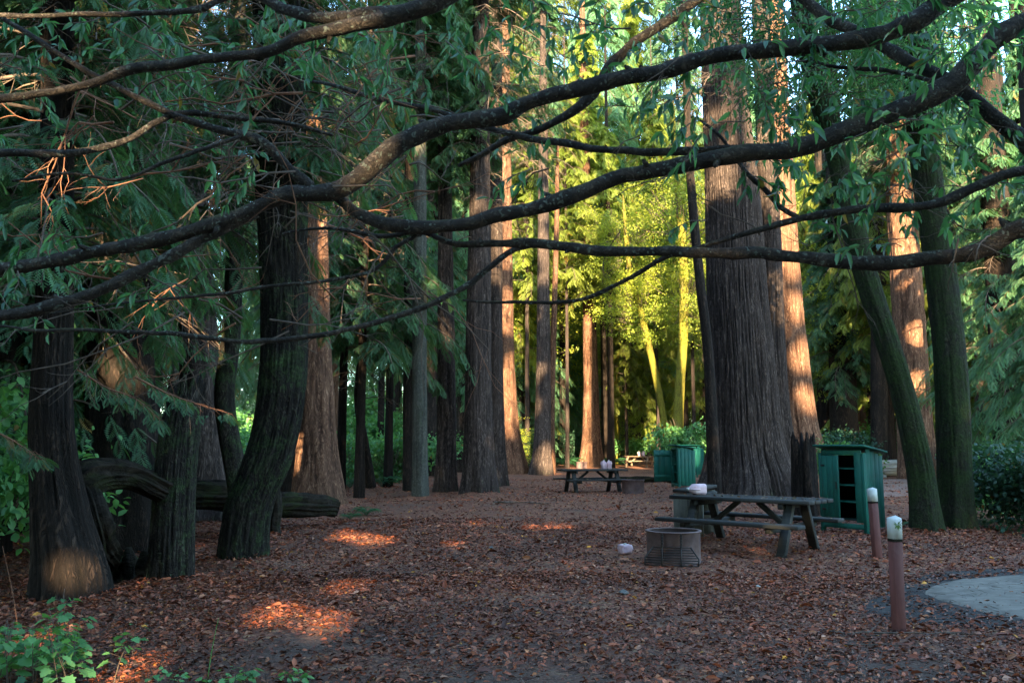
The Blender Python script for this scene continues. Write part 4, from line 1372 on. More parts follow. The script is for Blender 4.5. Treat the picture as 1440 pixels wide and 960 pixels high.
log('dead_log', 'black arched dead log bending up from the ground and over to the broken snag', [G(160, 806) - [0, 0, .1], P(138, 752, 9.0), P(112, 702, 9.1), P(128, 672, 9.15), P(178, 668, 9.4), P(236, 690, 9.7)], [.19, .16, .15, .17, .19, .17], M['log'], knots=.4)
log('fallen_log', 'long dark fallen log lying behind the mossy curved tree', [P(235, 694, 15.5), P(300, 696, 15.8), P(400, 710, 16.4), P(470, 716, 17.2)], [.30, .29, .25, .20], M['log'], knots=.25)
log('fallen_log', 'pale bleached log lying beyond the dirt road at right', [np.array([17.6, 43, .40]), np.array([19.0, 43, .42]), np.array([20.6, 43.4, .38])], [.42, .41, .36], M['palelog'], per=.15)
log('fallen_log', 'low dark log lying across between the middle table and the wide open cabinet', [np.array([px_x(862, 38), 38, .10]), np.array([px_x(905, 37), 37, .12]), np.array([px_x(945, 36), 36, .10])], [.11, .12, .10], M['log'], per=.12)

for i, (x0, y0, x1, y1, h, lb) in enumerate([(186, 822, 180, 770, .5, 'dark standing splinter of wood leftmost before the broken snag'), (212, 826, 204, 775, .45, 'pointed dark splinter of wood between the other two before the snag'), (258, 800, 232, 775, .45, 'leaning dark slab of wood rightmost before the broken snag')]):
    a = G(x0, y0); e = P(x1, y1, a[1] + .15)
    b = MB()
    tube(b, np.array([a - [0, 0, .1], (a + e) / 2, e]) - a, [.13, .11, .035], 28, .04, .02, knots=.5, seed=i * 1.7, ridge=.25)
    tag(link('wood_splinter', b.build('wood_splinter', [M['log']], True), None, a), lb, 'stump piece', 'splinters round the broken snag')
a = G(385, 752)
b = MB(); tube(b, np.array([[0, 0, -.1], [.02, 0, .5], [.0, .02, 1.0]]), [.13, .10, .075], 28, .04, .03, knots=.4, seed=4.4, ridge=.25)
tag(link('broken_stub', b.build('broken_stub', [M['log']], True), None, a), 'slender dark broken stub standing at the right of the mossy curved tree', 'stump')


def fallen_branch(label, px, py, L, az, seed, rad=.012, mat='twig'):
    g = np.random.default_rng(seed)
    o = G(px, py)
    b = MB()
    t = np.linspace(-.5, .5, 9)
    d = np.array([math.cos(az), math.sin(az), 0]); s = np.array([-d[1], d[0], 0])
    pth = d * (t * L)[:, None] + s * (g.normal(0, .03, 9) * L)[:, None]
    def onground(q, h): return np.column_stack([q[:, 0], q[:, 1], gh(q[:, 0] + o[0], q[:, 1] + o[1]) + h])
    tube(b, onground(pth, rad + .012), np.linspace(rad, rad * .35, 9), 6, .03)
    for k in range(5):
        p0 = pth[g.integers(1, 8)]
        dd = unit(d * .8 + s * g.choice([-1, 1]) * g.uniform(.3, .9))
        l = L * g.uniform(.15, .4)
        q = np.stack([p0, p0 + dd * l * .5 + s * g.normal(0, .02), p0 + dd * l])
        q = onground(q, rad + .010)
        q[2, 2] += g.uniform(0, .05)
        tube(b, q, [rad * .5, rad * .38, rad * .2], 5, .03)
    o[2] = 0
    return tag(link('fallen_branch', b.build('fallen_branch', [M[mat]], True), None, o), label, 'branch')


fallen_branch('bare grey twigs lying round the foot of the nearest post', 1258, 890, 1.05, R(-8), 3, .011)
fallen_branch('thin forked twig lying in front of the nearest post', 1240, 912, .55, R(-15), 5, .007)
fallen_branch('dark stick lying on the open ground before the dark redwoods', 727, 712, 1.3, R(-10), 6, .03)
fallen_branch('dead branch with side twigs on the bank below the pale pole trunk', 520, 738, 1.0, R(15), 8, .016)
fallen_branch('stick lying on the litter between the two posts', 1290, 803, .7, R(8), 9, .010)
for i, (px, py, s_, lb) in enumerate([(877, 838, .05, 'small dark stone in the litter left below the fire ring'), (690, 770, .045, 'small stone on the litter in the middle of the clearing'), (1232, 668, .16, 'pale rock beside the far bleached log'), (1066, 822, .03, 'tiny pale pebble below the near table')]):
    p = G(px, py)
    if i == 2: p = np.array([px_x(1236, 42), 42, 0])
    bm = bmesh.new()
    bmesh.ops.create_icosphere(bm, subdivisions=3, radius=1)
    for v in bm.verts:
        q = np.array(v.co)
        v.co = v.co * (.75 + .5 * vnoise(q[None] * 1.6 + i * 5)[0])
        v.co *= s_
        v.co.z *= .65
    me = bpy.data.meshes.new('stone'); bm.to_mesh(me); bm.free(); me.materials.append(M['palelog'] if i > 1 else M['rock'])
    tag(link('stone', me, None, (p[0], p[1], float(gh(p[0], p[1])) + s_ * .3)), lb, 'stone')
# ------------------------------------------------------------------ the overhanging tree (trunk stands outside the frame at right)
def pxpath(spec, Y0, Y1=None):
    """[(px,py,w)] -> points, radii; depth runs linearly Y0..Y1"""
    Y1 = Y0 if Y1 is None else Y1
    n = len(spec)
    pts, rad = [], []
    for i, s in enumerate(spec):
        Y = Y0 + (Y1 - Y0) * i / (n - 1)
        pts.append(P(s[0], s[1], Y)); rad.append(s[2] * .86 / 2 / FPX * Y)
    return np.array(pts), np.array(rad)


TX, TY = 3.55, 3.9
LIMBS = {}
over = thing('overhanging_tree', 'overhanging broadleaf tree whose long lichen spotted limbs sweep across the whole view', 'tree', (TX, TY, 0))
opts = np.array([[0, 0, -.2, .24], [.05, 0, 1.2, .19], [0, .05, 2.6, .17], [-.05, 0, 4.0, .15], [.05, .1, 5.5, .12], [.1, .1, 8, .06]])
link('trunk', trunk_mesh('trunk', opts, M['limb'], 48, flute=.06, flare=.3, flareh=.3, seed=2.2, per=.08), over)
ORG = np.array([TX, TY, 0])


def limb(parent, org, spec, Y0, Y1, root=None, n=14, name='limb', mat='limb', wob=.022, knots=.34, seed=0.0):
    pts, rad = pxpath(spec, Y0, Y1)
    if root is not None:
        pts = np.vstack([root, pts]); rad = np.concatenate([[rad[0] * 1.25], rad])
    b = MB()
    p2, r2 = tube(b, pts - org, rad, n, .045, wob, knots=knots, seed=seed)
    # stubs and knobs where twigs broke off
    g = np.random.default_rng(int(seed * 100) + 3)
    for k in range(int(len(p2) / 13)):
        i = g.integers(2, len(p2) - 3)
        dd = unit(g.normal(0, 1, 3)); T = unit(p2[i + 1] - p2[i]); dd = unit(dd - T * dd.dot(T) + T * .5)
        L = r2[i] * g.uniform(1.2, 2.6)
        tube(b, np.stack([p2[i], p2[i] + dd * L * .7, p2[i] + dd * L]), [r2[i] * .5, r2[i] * .38, r2[i] * .15], 7)
    o = link(name, b.build(name, [M[mat]], True), parent)
    return o


def R0(z): return np.array([TX, TY, z])


limb(over, ORG, [(1560, -150, 46), (1400, -45, 40), (1330, 0, 34), (1285, 32, 33), (1230, 50, 30), (1100, 70, 28), (1010, 78, 28), (930, 100, 26), (830, 123, 26), (745, 142, 27), (700, 160, 30), (640, 172, 28), (600, 183, 30), (560, 202, 34), (520, 236, 37), (485, 262, 34), (440, 272, 30), (400, 278, 27), (330, 305, 25), (250, 327, 24), (170, 347, 23), (100, 362, 22), (0, 378, 22), (-120, 400, 18), (-300, 420, 10)], 3.9, 4.3, R0(4.15), 20, seed=1.1)
limb(over, ORG, [(360, 298, 20), (300, 325, 20), (240, 362, 20), (180, 388, 20), (100, 420, 20), (0, 444, 21), (-150, 460, 14)], 4.25, 4.1, None, 14, seed=2.3)
limb(over, ORG, [(1600, -5, 46), (1440, 34, 36), (1380, 78, 35), (1335, 115, 36), (1280, 152, 35), (1200, 182, 33), (1130, 206, 32), (1050, 216, 29), (980, 231, 28), (900, 247, 27), (850, 259, 26), (790, 283, 27), (700, 301, 24), (630, 319, 23), (560, 316, 21), (510, 306, 18), (480, 286, 15), (462, 272, 12)], 3.8, 4.25, R0(3.7), 18, seed=3.7)
limb(over, ORG, [(1600, 275, 40), (1440, 322, 32), (1420, 330, 31), (1380, 351, 29), (1330, 363, 27), (1230, 370, 24), (1120, 361, 21), (1000, 354, 19), (920, 351, 17), (850, 351, 16), (760, 343, 15), (700, 342, 13), (640, 340, 11), (590, 325, 9), (540, 330, 8), (470, 320, 6), (400, 330, 4)], 3.7, 4.4, R0(2.75), 16, seed=4.1)
limb(over, ORG, [(1600, 205, 30), (1440, 243, 20), (1370, 264, 18), (1300, 289, 16), (1200, 294, 15), (1130, 306, 13), (1060, 326, 10), (1000, 343, 8), (950, 358, 5)], 3.6, 4.1, R0(2.95), 12, seed=5.2)
limb(over, ORG, [(1600, 350, 34), (1500, 265, 30), (1440, 205, 27), (1400, 172, 25), (1340, 120, 23), (1290, 90, 22), (1220, 55, 20), (1165, 22, 18), (1120, -10, 16), (1000, -90, 12)], 3.9, 4.5, R0(2.4), 14, seed=6.4)
limb(over, ORG, [(1300, -170, 26), (1100, -75, 22), (1000, -15, 20), (975, 3, 19), (915, 46, 18), (878, 69, 17), (851, 98, 17), (828, 137, 17), (790, 165, 15), (755, 184, 13), (718, 194, 12), (680, 215, 9), (645, 231, 6)], 4.3, 4.8, R0(4.6), 12, seed=7.9)
limb(over, ORG, [(1120, 206, 15), (1000, 211, 14), (920, 213, 14), (892, 213, 13), (847, 211, 12), (791, 200, 12), (737, 192, 11), (677, 177, 10), (631, 160, 9), (549, 144, 9), (480, 123, 7), (420, 110, 4)], 4.05, 4.9, None, 10, seed=8.8)
limb(over, ORG, [(1500, -260, 34), (1100, -200, 34), (800, -95, 32), (640, -8, 30), (600, 8, 29), (545, 22, 27), (490, 36, 24), (430, 52, 20), (370, 76, 18), (300, 86, 17), (190, 96, 16), (100, 121, 15), (0, 137, 14), (-200, 150, 9)], 3.4, 3.6, R0(4.9), 16, seed=9.5)
limb(over, ORG, [(565, 15, 20), (520, 22, 26), (470, 24, 24), (420, 16, 20), (380, 4, 17), (330, -20, 14), (200, -60, 9)], 3.45, 3.7, None, 12, seed=10.5)
limb(over, ORG, [(350, -18, 10), (310, 3, 11), (275, 16, 11), (200, 21, 10), (100, 22, 9), (0, 24, 8), (-150, 30, 5)], 3.6, 3.4, None, 10, seed=11.3)
limb(over, ORG, [(436, 264, 19), (418, 250, 18), (398, 232, 17), (375, 205, 19), (350, 190, 18), (320, 184, 14), (250, 164, 12), (215, 148, 12), (180, 130, 11), (130, 105, 10), (90, 80, 9), (30, 42, 8), (-80, -20, 6)], 4.3, 4.0, None, 12, seed=12.6)
limb(over, ORG, [(760, 342, 11), (720, 352, 11), (680, 385, 10), (640, 411, 10), (590, 436, 9), (500, 463, 9), (400, 476, 9), (330, 481, 8), (240, 469, 8), (120, 465, 7), (40, 463, 5), (-60, 450, 3)], 4.35, 4.0, None, 9, seed=13.2)
limb(over, ORG, [(960, 352, 8), (925, 368, 8), (880, 395, 7), (820, 420, 7), (740, 428, 6), (690, 427, 5), (650, 420, 3)], 4.2, 4.5, None, 8, seed=14.9)
limb(over, ORG, [(590, 326, 9), (560, 345, 8), (520, 380, 7), (440, 395, 6), (340, 408, 6), (240, 418, 5), (150, 428, 4), (70, 440, 2)], 4.3, 4.1, None, 8, seed=15.3)
limb(over, ORG, [(470, 190, 5), (400, 172, 8), (330, 165, 9), (262, 160, 10), (232, 166, 11), (180, 195, 11), (130, 208, 12), (60, 217, 13), (0, 218, 14), (-200, 225, 16)], 4.4, 3.8, None, 10, mat='limb', seed=16.8)
limb(over, ORG, [(340, 190, 8), (300, 205, 7), (240, 225, 7), (170, 250, 6), (100, 245, 5), (20, 255, 4)], 4.1, 4.0, None, 8, seed=17.7)
limb(over, ORG, [(1335, 120, 6), (1250, 100, 8), (1160, 92, 6), (1120, 70, 4)], 3.9, 4.2, None, 8, seed=18.1)
limb(over, ORG, [(1120, 306, 9), (1100, 292, 9), (1075, 262, 9), (1050, 240, 7), (1015, 195, 6), (985, 170, 4)], 4.05, 4.3, None, 8, seed=18.9)

# thin bare twigs of the limbs, mostly at the upper left
g = np.random.default_rng(21)
b = MB()
b2 = MB()
def twig(bb, p0, d, L, r, depth=0):
    n = 5
    q = [p0]
    dd = d.copy()
    for k in range(n):
        dd = unit(dd + g.normal(0, .22, 3) + np.array([0, 0, -.04]))
        q.append(q[-1] + dd * L / n)
    q = np.array(q)
    tube(bb, q - ORG, np.linspace(r, r * .35, n + 1), 5)
    if depth < 2:
        for k in range(g.integers(2, 4)):
            i = g.integers(1, n)
            twig(bb, q[i], unit(unit(q[i + 1] - q[i]) + g.normal(0, .55, 3)), L * g.uniform(.35, .65), r * .55, depth + 1)
    return q
for k in range(120):
    px, py = g.uniform(20, 640), g.uniform(60, 480)
    if g.random() < .45: px, py = g.normal(440, 90), g.normal(200, 70)
    Y = g.uniform(4.0, 6.5)
    p0 = P(px, py, Y)
    sgn = -1 if g.random() < .6 else 1
    twig(b2 if g.random() < .3 else b, p0, unit(np.array([sgn * 1.0, g.normal(0, .4), g.normal(-.12, .4)])), g.uniform(.3, 1.0), g.uniform(.004, .0085))
for k in range(30):
    px, py = g.uniform(640, 1440), g.uniform(0, 340)
    twig(b, P(px, py, g.uniform(3.8, 4.8)), unit(np.array([g.normal(-.5, .8), g.normal(0, .4), g.normal(-.3, .5)])), g.uniform(.2, .55), g.uniform(.003, .0055))
part('bare_twigs', b, M['twig'], over, kind='stuff')
part('dry_twigs', b2, M['twig_warm'], over, kind='stuff')

# leafy twigs: lance shaped leaves hanging from thin shoots
def leafy(bbw, bbl, p0, d, L, n, size, hue=0.0, org=ORG):
    q = [p0]; dd = d.copy()
    for k in range(6):
        dd = unit(dd + g.normal(0, .16, 3) + np.array([0, 0, -.10]))
        q.append(q[-1] + dd * L / 6)
    q = np.array(q)
    tube(bbw, q - org, np.linspace(.0035, .0012, 7), 4)
    t = np.sort(g.uniform(.1, 1, n)) * 6
    i = np.minimum(t.astype(int), 5)
    pos = q[i] + (q[i + 1] - q[i]) * (t - i)[:, None]
    T = unit(q[i + 1] - q[i])
    sd = unit(g.normal(0, 1, (n, 3)))
    dv = unit(T * .55 + sd * .75 + np.array([0, 0, -.55]))
    s = size * g.uniform(.6, 1.25, n)
    v = np.clip(g.normal(.42, .22, n), .02, 1)
    c = np.stack([v, np.where(g.random(n) < .018, .15, 1.0), v], -1)
    add_leaves(bbl, LF, frames(dv, roll=g.normal(0, .9, n)), s, pos - org, c)


bw, bl = MB(), MB()
CL = [(600, 15, 70, 18, 10, 4.2), (700, 10, 60, 18, 9, 4.4), (900, 20, 70, 22, 12, 4.2), (1000, 40, 60, 30, 12, 4.3), (1100, 20, 70, 25, 12, 4.1), (1300, 40, 80, 35, 14, 4.2), (1420, 30, 50, 30, 10, 4.0), (1270, 120, 60, 40, 12, 4.4), (470, 30, 60, 20, 9, 4.3), (1350, 280, 60, 40, 10, 4.3), (1230, 320, 40, 25, 5, 4.0),
   # px, py, spread x, spread y, shoots, Y
    (990, 170, 45, 35, 12, 4.2), (920, 120, 40, 30, 9, 4.4), (1060, 190, 60, 40, 14, 4.1), (1160, 170, 70, 45, 16, 4.0), (1240, 200, 60, 45, 14, 3.9), (1120, 110, 80, 40, 12, 4.3),
    (1210, 270, 60, 40, 12, 3.9), (1130, 245, 50, 40, 10, 4.1), (1310, 190, 60, 60, 14, 4.0), (1400, 110, 60, 60, 14, 3.9), (1390, 210, 50, 50, 10, 4.2), (1200, 60, 90, 30, 10, 4.3),
    (735, 40, 55, 25, 12, 4.3), (680, 95, 45, 40, 8, 4.6), (780, 110, 60, 40, 10, 4.7), (860, 60, 60, 40, 9, 4.5), (755, 245, 22, 20, 5, 4.2), (820, 20, 60, 25, 8, 4.3), (620, 60, 50, 30, 7, 4.4),
    (215, 100, 60, 28, 12, 3.9), (110, 70, 80, 45, 18, 4.2), (40, 130, 50, 60, 12, 4.4), (160, 170, 90, 50, 14, 4.6), (60, 230, 70, 60, 16, 4.8), (150, 290, 90, 60, 14, 5.0), (50, 330, 60, 30, 9, 4.0), (130, 330, 60, 30, 7, 5.2),
    (240, 395, 18, 20, 4, 4.1), (345, 225, 40, 25, 7, 4.2), (300, 40, 90, 30, 16, 4.2), (430, 95, 60, 35, 8, 4.4), (60, 20, 80, 25, 12, 4.0), (520, 60, 60, 35, 8, 4.6), (280, 240, 60, 30, 6, 4.6), (30, 410, 40, 30, 6, 4.8)]
for px, py, sx, sy, k, Y in CL:
    for j in range(int(k * (.85 if px < 640 else .85))):
        p0 = P(px + g.normal(0, sx), py - 12 + g.normal(0, sy), Y + g.normal(0, .25))
        leafy(bw, bl, p0, unit(np.array([g.normal(-.1, .8), g.normal(0, .5), g.uniform(-.6, .2)])), g.uniform(.14, .34), int(g.integers(6, 12)), .078)
part('shoots', bw, M['twig'], over, kind='stuff')
part('foliage', bl, M['broad'], over, kind='stuff')

# ------------------------------------------------------------------ shrubs, ferns, bank plants
def shrub(name, label, px, Y, key, z, s, group=None, cat='shrub'):
    x = px_x(px, Y)
    t = thing(name, label, cat, (x, Y, float(gh(x, Y))), random.uniform(0, 6.28), group)
    link('foliage', CROWN[key], t, (0, 0, z), (0, 0, 0), s)
    return t


shrub('shrub', 'bright green leafy shrub behind the far cabinets', 957, 49, 'shrub0', 2.0, (1.7, 1.8, 2.2))
shrub('shrub', 'smaller bright shrub under the leaning golden trunk', 938, 66, 'shrub1', 1.2, (1.5, 1.4, 1.5))
shrub('shrub', 'leafy shrub behind the open cabinet at the foot of the sunlit shoulder redwood', 1172, 23, 'shrub1', 1.0, (.75, .7, 1.0))
shrub('shrub', 'shrub in the shade beyond the sunlit shoulder redwood', 1190, 35, 'shrub0', .8, (1.3, 1.2, .9))
for i, (px, Y, k, z, s, lb) in enumerate([
    (1412, 17.5, 'darkshrub', .8, 1.15, 'dark bush in front of the far trunks at the right edge'), (1458, 16, 'darkshrub', .7, 1.1, 'dark bush cut off by the right edge'), (1392, 20, 'shrub0', .7, 1.0, 'shadowy green bush just right of the upright mossy trunk'),
    (12, 11, 'shrub1', .9, 1.25, 'leafy bush low at the left edge behind the sun spotted trunk'), (-30, 10, 'shrub0', 1.6, 1.2, 'tall bush half outside the left edge'), (60, 14, 'shrub0', 1.8, 1.2, 'bush showing between the left edge and the black trunk'), (15, 14, 'darkshrub', 2.5, 1.2, 'high dark bush at the left edge'),
    (188, 15.5, 'shrub1', .35, .75, 'low green plants seen under the arched dead log'), (290, 19, 'shrub0', .5, .8, 'low green plants between the snag and the mossy curved tree')]):
    shrub('bush', lb, px, Y, k, z, s, None, 'bush')
for px, Y, z, s, lb in [(724, 54.5, 1.7, .42, 'small yellow lit bush beside the sunlit orange redwood stem'), (884, 76, 3.2, .8, 'yellowish bush low beyond the glowing orange redwood'), (786, 80, 3.0, .8, 'yellow green bush in the dark end of the clearing')]:
    shrub('bush', lb, px, Y, 'maple1', z, s, None, 'bush')
# misty lit bank at the left end of the clearing
for i, (px, Y, z, s) in enumerate([(488, 36, .9, 1.5), (520, 40, 1.0, 1.7), (552, 37, 1.0, 1.6), (535, 46, 2.0, 2.2), (505, 50, 2.4, 2.4), (560, 50, 1.6, 2.0), (470, 44, 1.6, 2.0), (480, 60, 3.0, 3.0), (545, 62, 3.4, 3.0), (612, 44, 1.3, 1.5), (430, 52, 2.5, 2.5), (300, 48, 2.0, 2.5), (345, 40, 1.2, 1.8), (240, 44, 2.0, 2.3), (225, 34, 1.0, 1.5)]):
    shrub('shrub', 'lit shrub on the bank in the gap at the left end of the clearing', px, Y, 'shrub%d' % (i % 2), z, s, 'shrubs on the misty bank')
for i, (px, Y, z, s) in enumerate([(712, 52, .8, 1.2), (728, 55, 1.2, 1.4), (745, 60, .8, 1.2), (800, 70, 1.2, 1.8), (868, 72, 1.2, 1.6), (845, 80, 1.5, 2.0), (910, 70, 1.3, 1.6), (690, 60, 1.2, 1.6), (1000, 56, 1.4, 1.6),
                                 (1180, 42, 1.2, 1.5), (1200, 50, 1.6, 1.8), (1222, 58, 1.2, 1.6), (1260, 52, 1.1, 1.6), (1345, 48, 1.3, 1.6), (1375, 38, 1.0, 1.3), (1420, 45, 1.3, 1.6), (1450, 36, 1.2, 1.4), (1310, 60, 1.2, 1.8), (1180, 62, 2.5, 2.0)]):
    shrub('shrub', 'understory shrub among the trunks behind the clearing', px, Y, ('shrub1', 'darkshrub')[i % 2], z, s, 'understory shrubs behind the clearing')


def fern_mesh(seed):
    g = np.random.default_rng(seed)
    mb = MB()
    POS, DIR, S, Cc, UP = [], [], [], [], []
    for f in range(16):
        az = f * 2.4 + g.uniform(-.3, .3)
        L = g.uniform(.7, 1.05)
        d = np.array([math.cos(az), math.sin(az), 0]); sd_ = np.array([-d[1], d[0], 0])
        t = np.linspace(0, 1, 15)
        pth = d * (t * L * .85)[:, None] + np.stack([t * 0, t * 0, L * (1.25 * t - 1.05 * t ** 2.1)], -1)
        tube(mb, pth[::2], np.linspace(.006, .002, 8), 3, c=(.2, 1, .2))
        for s in (-1, 1):
            k = np.arange(1, 15)
            POS.append(pth[k]); DIR.append(unit(sd_ * s + d * .3 + np.array([0, 0, -.15])) + k[:, None] * 0)
            S.append(.21 * np.sin(np.pi * (.12 + .86 * (1 - t[k]))) ** .7); v = g.uniform(.25, .8, 14); Cc.append(np.stack([v, v * 0 + 1, v], -1))
    pos = np.vstack(POS)
    add_leaves(mb, leaf_template(.26, .02, .15), frames(np.vstack(DIR)), np.concatenate(S), pos, np.vstack(Cc))
    return mb.build('fronds', [M['fern']])


FERN = [fern_mesh(1), fern_mesh(2)]
for i, (px, Y, s) in enumerate([(780, 63, 1.6), (795, 60, 1.7), (808, 64, 1.8), (818, 68, 1.7), (848, 64, 1.6), (858, 66, 1.6), (872, 70, 1.4), (752, 58, 1.3), (735, 56, 1.2), (1195, 44, 1.4), (1215, 47, 1.4), (1175, 38, 1.3), (1250, 50, 1.3), (1390, 30, 1.2), (1365, 26, 1.0), (495, 32, 1.1), (540, 33, 1.1)]):
    x = px_x(px, Y)
    t = thing('sword_fern', 'sword fern with arching fronds at the feet of the far trunks', 'fern', (x, Y, float(gh(x, Y))), random.uniform(0, 6), 'sword ferns among the trunks')
    link('fronds', FERN[i % 2], t, scale=s)
for px, py, s, lb in [(515, 722, .5, 'small fern at the right foot of the reddish lit redwood'), (492, 728, .35, 'tiny fern low beside the fallen log end'), (1290, 742, .4, 'small fern at the foot of the leaning mossy trunk'), (1385, 738, .5, 'fern at the right foot of the upright mossy trunk'), (160, 790, .4, 'small fern under the dead log')]:
    p = G(px, py)
    t = thing('sword_fern', lb, 'fern', (p[0], p[1], float(gh(p[0], p[1]))), random.uniform(0, 6))
    link('fronds', FERN[0], t, scale=s)


# young leafy plants in the lower left corner
def lobed_template():
    out = [(0, 0), (.12, .20), (.02, .42), (.30, .34), (.42, .52), (.58, .30), (.74, .30), (1.0, 0)]
    V = [(x, y, .06 * abs(y) - .2 * x * x) for x, y in out] + [(x, -y, .06 * abs(y) - .2 * x * x) for x, y in out[1:-1]]
    V += [(.3, 0, -.02), (.6, 0, -.07)]
    n = 8
    a, b_ = 14, 15
    F3 = [(0, a, 1), (1, a, 2), (2, a, 3), (3, a, b_), (3, b_, 4), (4, b_, 5), (5, b_, 6), (6, b_, 7), (0, 8, a), (8, 9, a), (9, 10, a), (10, b_, a), (10, 11, b_), (11, 12, b_), (12, 13, b_), (13, 7, b_)]
    return np.array(V), np.array(F3)


LOB = lobed_template()


def seedling(label, px, py, h, nst, leaf, seed, dense=1.0, off=0.0):
    g = np.random.default_rng(seed)
    p = G(px, py)
    t = thing('young_plant', label, 'plant', (p[0], p[1], float(gh(p[0], p[1]))))
    for s in range(nst):
        b = MB(); bl = MB()
        a = g.uniform(0, 6.28)
        lean = g.uniform(.05, .45) if nst > 1 else .08
        H = h * g.uniform(.6, 1.1)
        tt = np.linspace(0, 1, 8)
        base = np.array([g.normal(0, .10), g.normal(0, .10), 0]) * (nst > 1)
        q = base + np.stack([np.cos(a) * lean * H * tt ** 1.5, np.sin(a) * lean * H * tt ** 1.5, H * tt], -1)
        tube(b, q, np.linspace(.005, .002, 8), 5)
        pos, dr, sc = [], [], []
        for k in range(int(9 * dense)):
            u = g.uniform(.3, 1.0)
            p0 = q[int(u * 6.99)]
            aa = k * 2.4 + g.uniform(-.4, .4)
            L = g.uniform(.03, .10) * (1.4 - u * .7)
            e = p0 + np.array([math.cos(aa) * L, math.sin(aa) * L, L * .5])
            tube(b, np.stack([p0, e]), [.0018, .0012], 3)
            pos.append(e); dr.append([math.cos(aa), math.sin(aa), g.uniform(-.5, .1)]); sc.append(leaf * g.uniform(.6, 1.25) * (1.2 - .5 * u))
        pos = np.array(pos); dr = unit(np.array(dr))
        v = np.clip(g.normal(.6, .2, len(pos)), 0, 1)
        vv, ff, cc = place(LOB[0], LOB[1], frames(dr, roll=g.normal(0, .35, len(pos))), np.array(sc), pos, np.stack([v, v * 0 + 1, v], -1))
        bl.add(vv, None, ff, cc)
        part('stem', b, M['twig'], t)
        part('leaves', bl, M['shrub'], t)


seedling('tallest leafy young plant in the lower left corner', 105, 962, .62, 10, .085, 2, 1.6)
seedling('broad leaved plant at the very left corner of the foreground', 15, 962, .46, 8, .10, 3, 1.4)
seedling('bushy small leaved plant low between the two corner plants', 62, 945, .36, 9, .075, 9, 1.4)
seedling('single slender seedling with pale leaves right of the corner plants', 186, 925, .33, 1, .06, 4, 1.1)
seedling('low leafy sprig at the bottom edge left of the middle', 325, 968, .14, 4, .06, 5)
seedling('second low sprig at the bottom edge, right of the first', 415, 972, .10, 3, .055, 6)
seedling('sprig at the bottom edge between corner plants and the low sprigs', 245, 962, .16, 3, .05, 7)
for i, (px, py, h, lean, lb) in enumerate([(292, 950, .42, .06, 'lone thin grass stalk standing in the left foreground'), (30, 930, .85, -.20, 'tall bare reddish stem rising in the lower left corner')]):
    p = G(px, py)
    b = MB()
    tube(b, [(0, 0, 0), (lean * .4, 0, h * .5), (lean, 0, h)], [.004, .003, .0012], 5, .04)
    tag(link('dry_stalk', b.build('dry_stalk', [M['shrub'] if i == 0 else M['twig_warm']]), None, (p[0], p[1], float(gh(p[0], p[1])))), lb, 'stalk')

# near redwood sprays hanging at the left, before the black trunks
def hanging_branch(label, px, py, Y, pts, seed, mat='needle', size=.15, dens=9):
    g = np.random.default_rng(seed)
    q = np.array([P(a, b_, Y + c) for a, b_, c in pts])
    base = q[0].copy()
    q = catmull(q, 14) - base
    t = thing('redwood_bough', label, 'branch', base)
    b = MB(); tube(b, q, np.linspace(.012, .003, 14), 5)
    pos, dr, sc = [], [], []
    for i in range(2, 14):
        T = unit(q[min(i + 1, 13)] - q[i - 1])
        s = unit(np.cross(T, [0, 0, 1]))
        for sg in (-1, 1):
            L = g.uniform(.12, .36) * (1.1 - i / 18)
            dd = unit(T * .8 + s * sg * g.uniform(.4, 1) + np.array([0, 0, g.uniform(-.6, .1)]))
            e = q[i] + dd * L + np.array([0, 0, -.12 * L])
            tube(b, np.stack([q[i], (q[i] + e) / 2 + [0, 0, .02], e]), [.004, .003, .0015], 3)
            for k in range(dens):
                u = (k + .5) / dens
                pos.append(q[i] + (e - q[i]) * u)
                dr.append(unit(dd + np.cross(dd, [0, 0, 1]) * (1 if k % 2 else -1) * g.uniform(.3, .9) + np.array([0, 0, g.uniform(-.6, 0)])))
                sc.append(size * g.uniform(.6, 1.2))
    bl = MB()
    n = len(pos)
    v = np.clip(g.normal(.6, .25, n), .03, 1)
    add_sprays(bl, frames(np.array(dr), roll=g.normal(0, .4, n)), np.array(sc), np.array(pos), np.stack([v, np.where(g.random(n) < .06, .2, 1), v], -1))
    part('bough_wood', b, M['twig_warm'], t)
    part('needles', bl, M[mat], t)


hanging_branch('redwood bough drooping over the arched dead log', 0, 0, 8.4, [(110, 520, 0), (150, 545, -.1), (190, 560, -.2), (225, 590, -.3)], 3, size=.11, dens=7)
hanging_branch('redwood bough reaching right across the broken snag', 0, 0, 8.4, [(190, 530, 0), (240, 555, 0), (285, 570, -.1), (320, 580, -.2)], 4, size=.11, dens=7)
hanging_branch('yellowish redwood bough low at the left edge', 0, 0, 7.8, [(-30, 600, 0), (5, 612, 0), (35, 630, 0), (55, 645, -.1)], 5, size=.11, dens=7)
hanging_branch('fine bough hanging before the upper mossy curved trunk', 0, 0, 9.5, [(340, 20, .2), (390, 50, 0), (440, 70, -.1), (480, 120, -.2)], 8)
hanging_branch('bough hanging left of the pale pole trunk near the top', 0, 0, 9.0, [(460, -20, .2), (520, 50, 0), (560, 120, -.1), (575, 190, -.2)], 9)

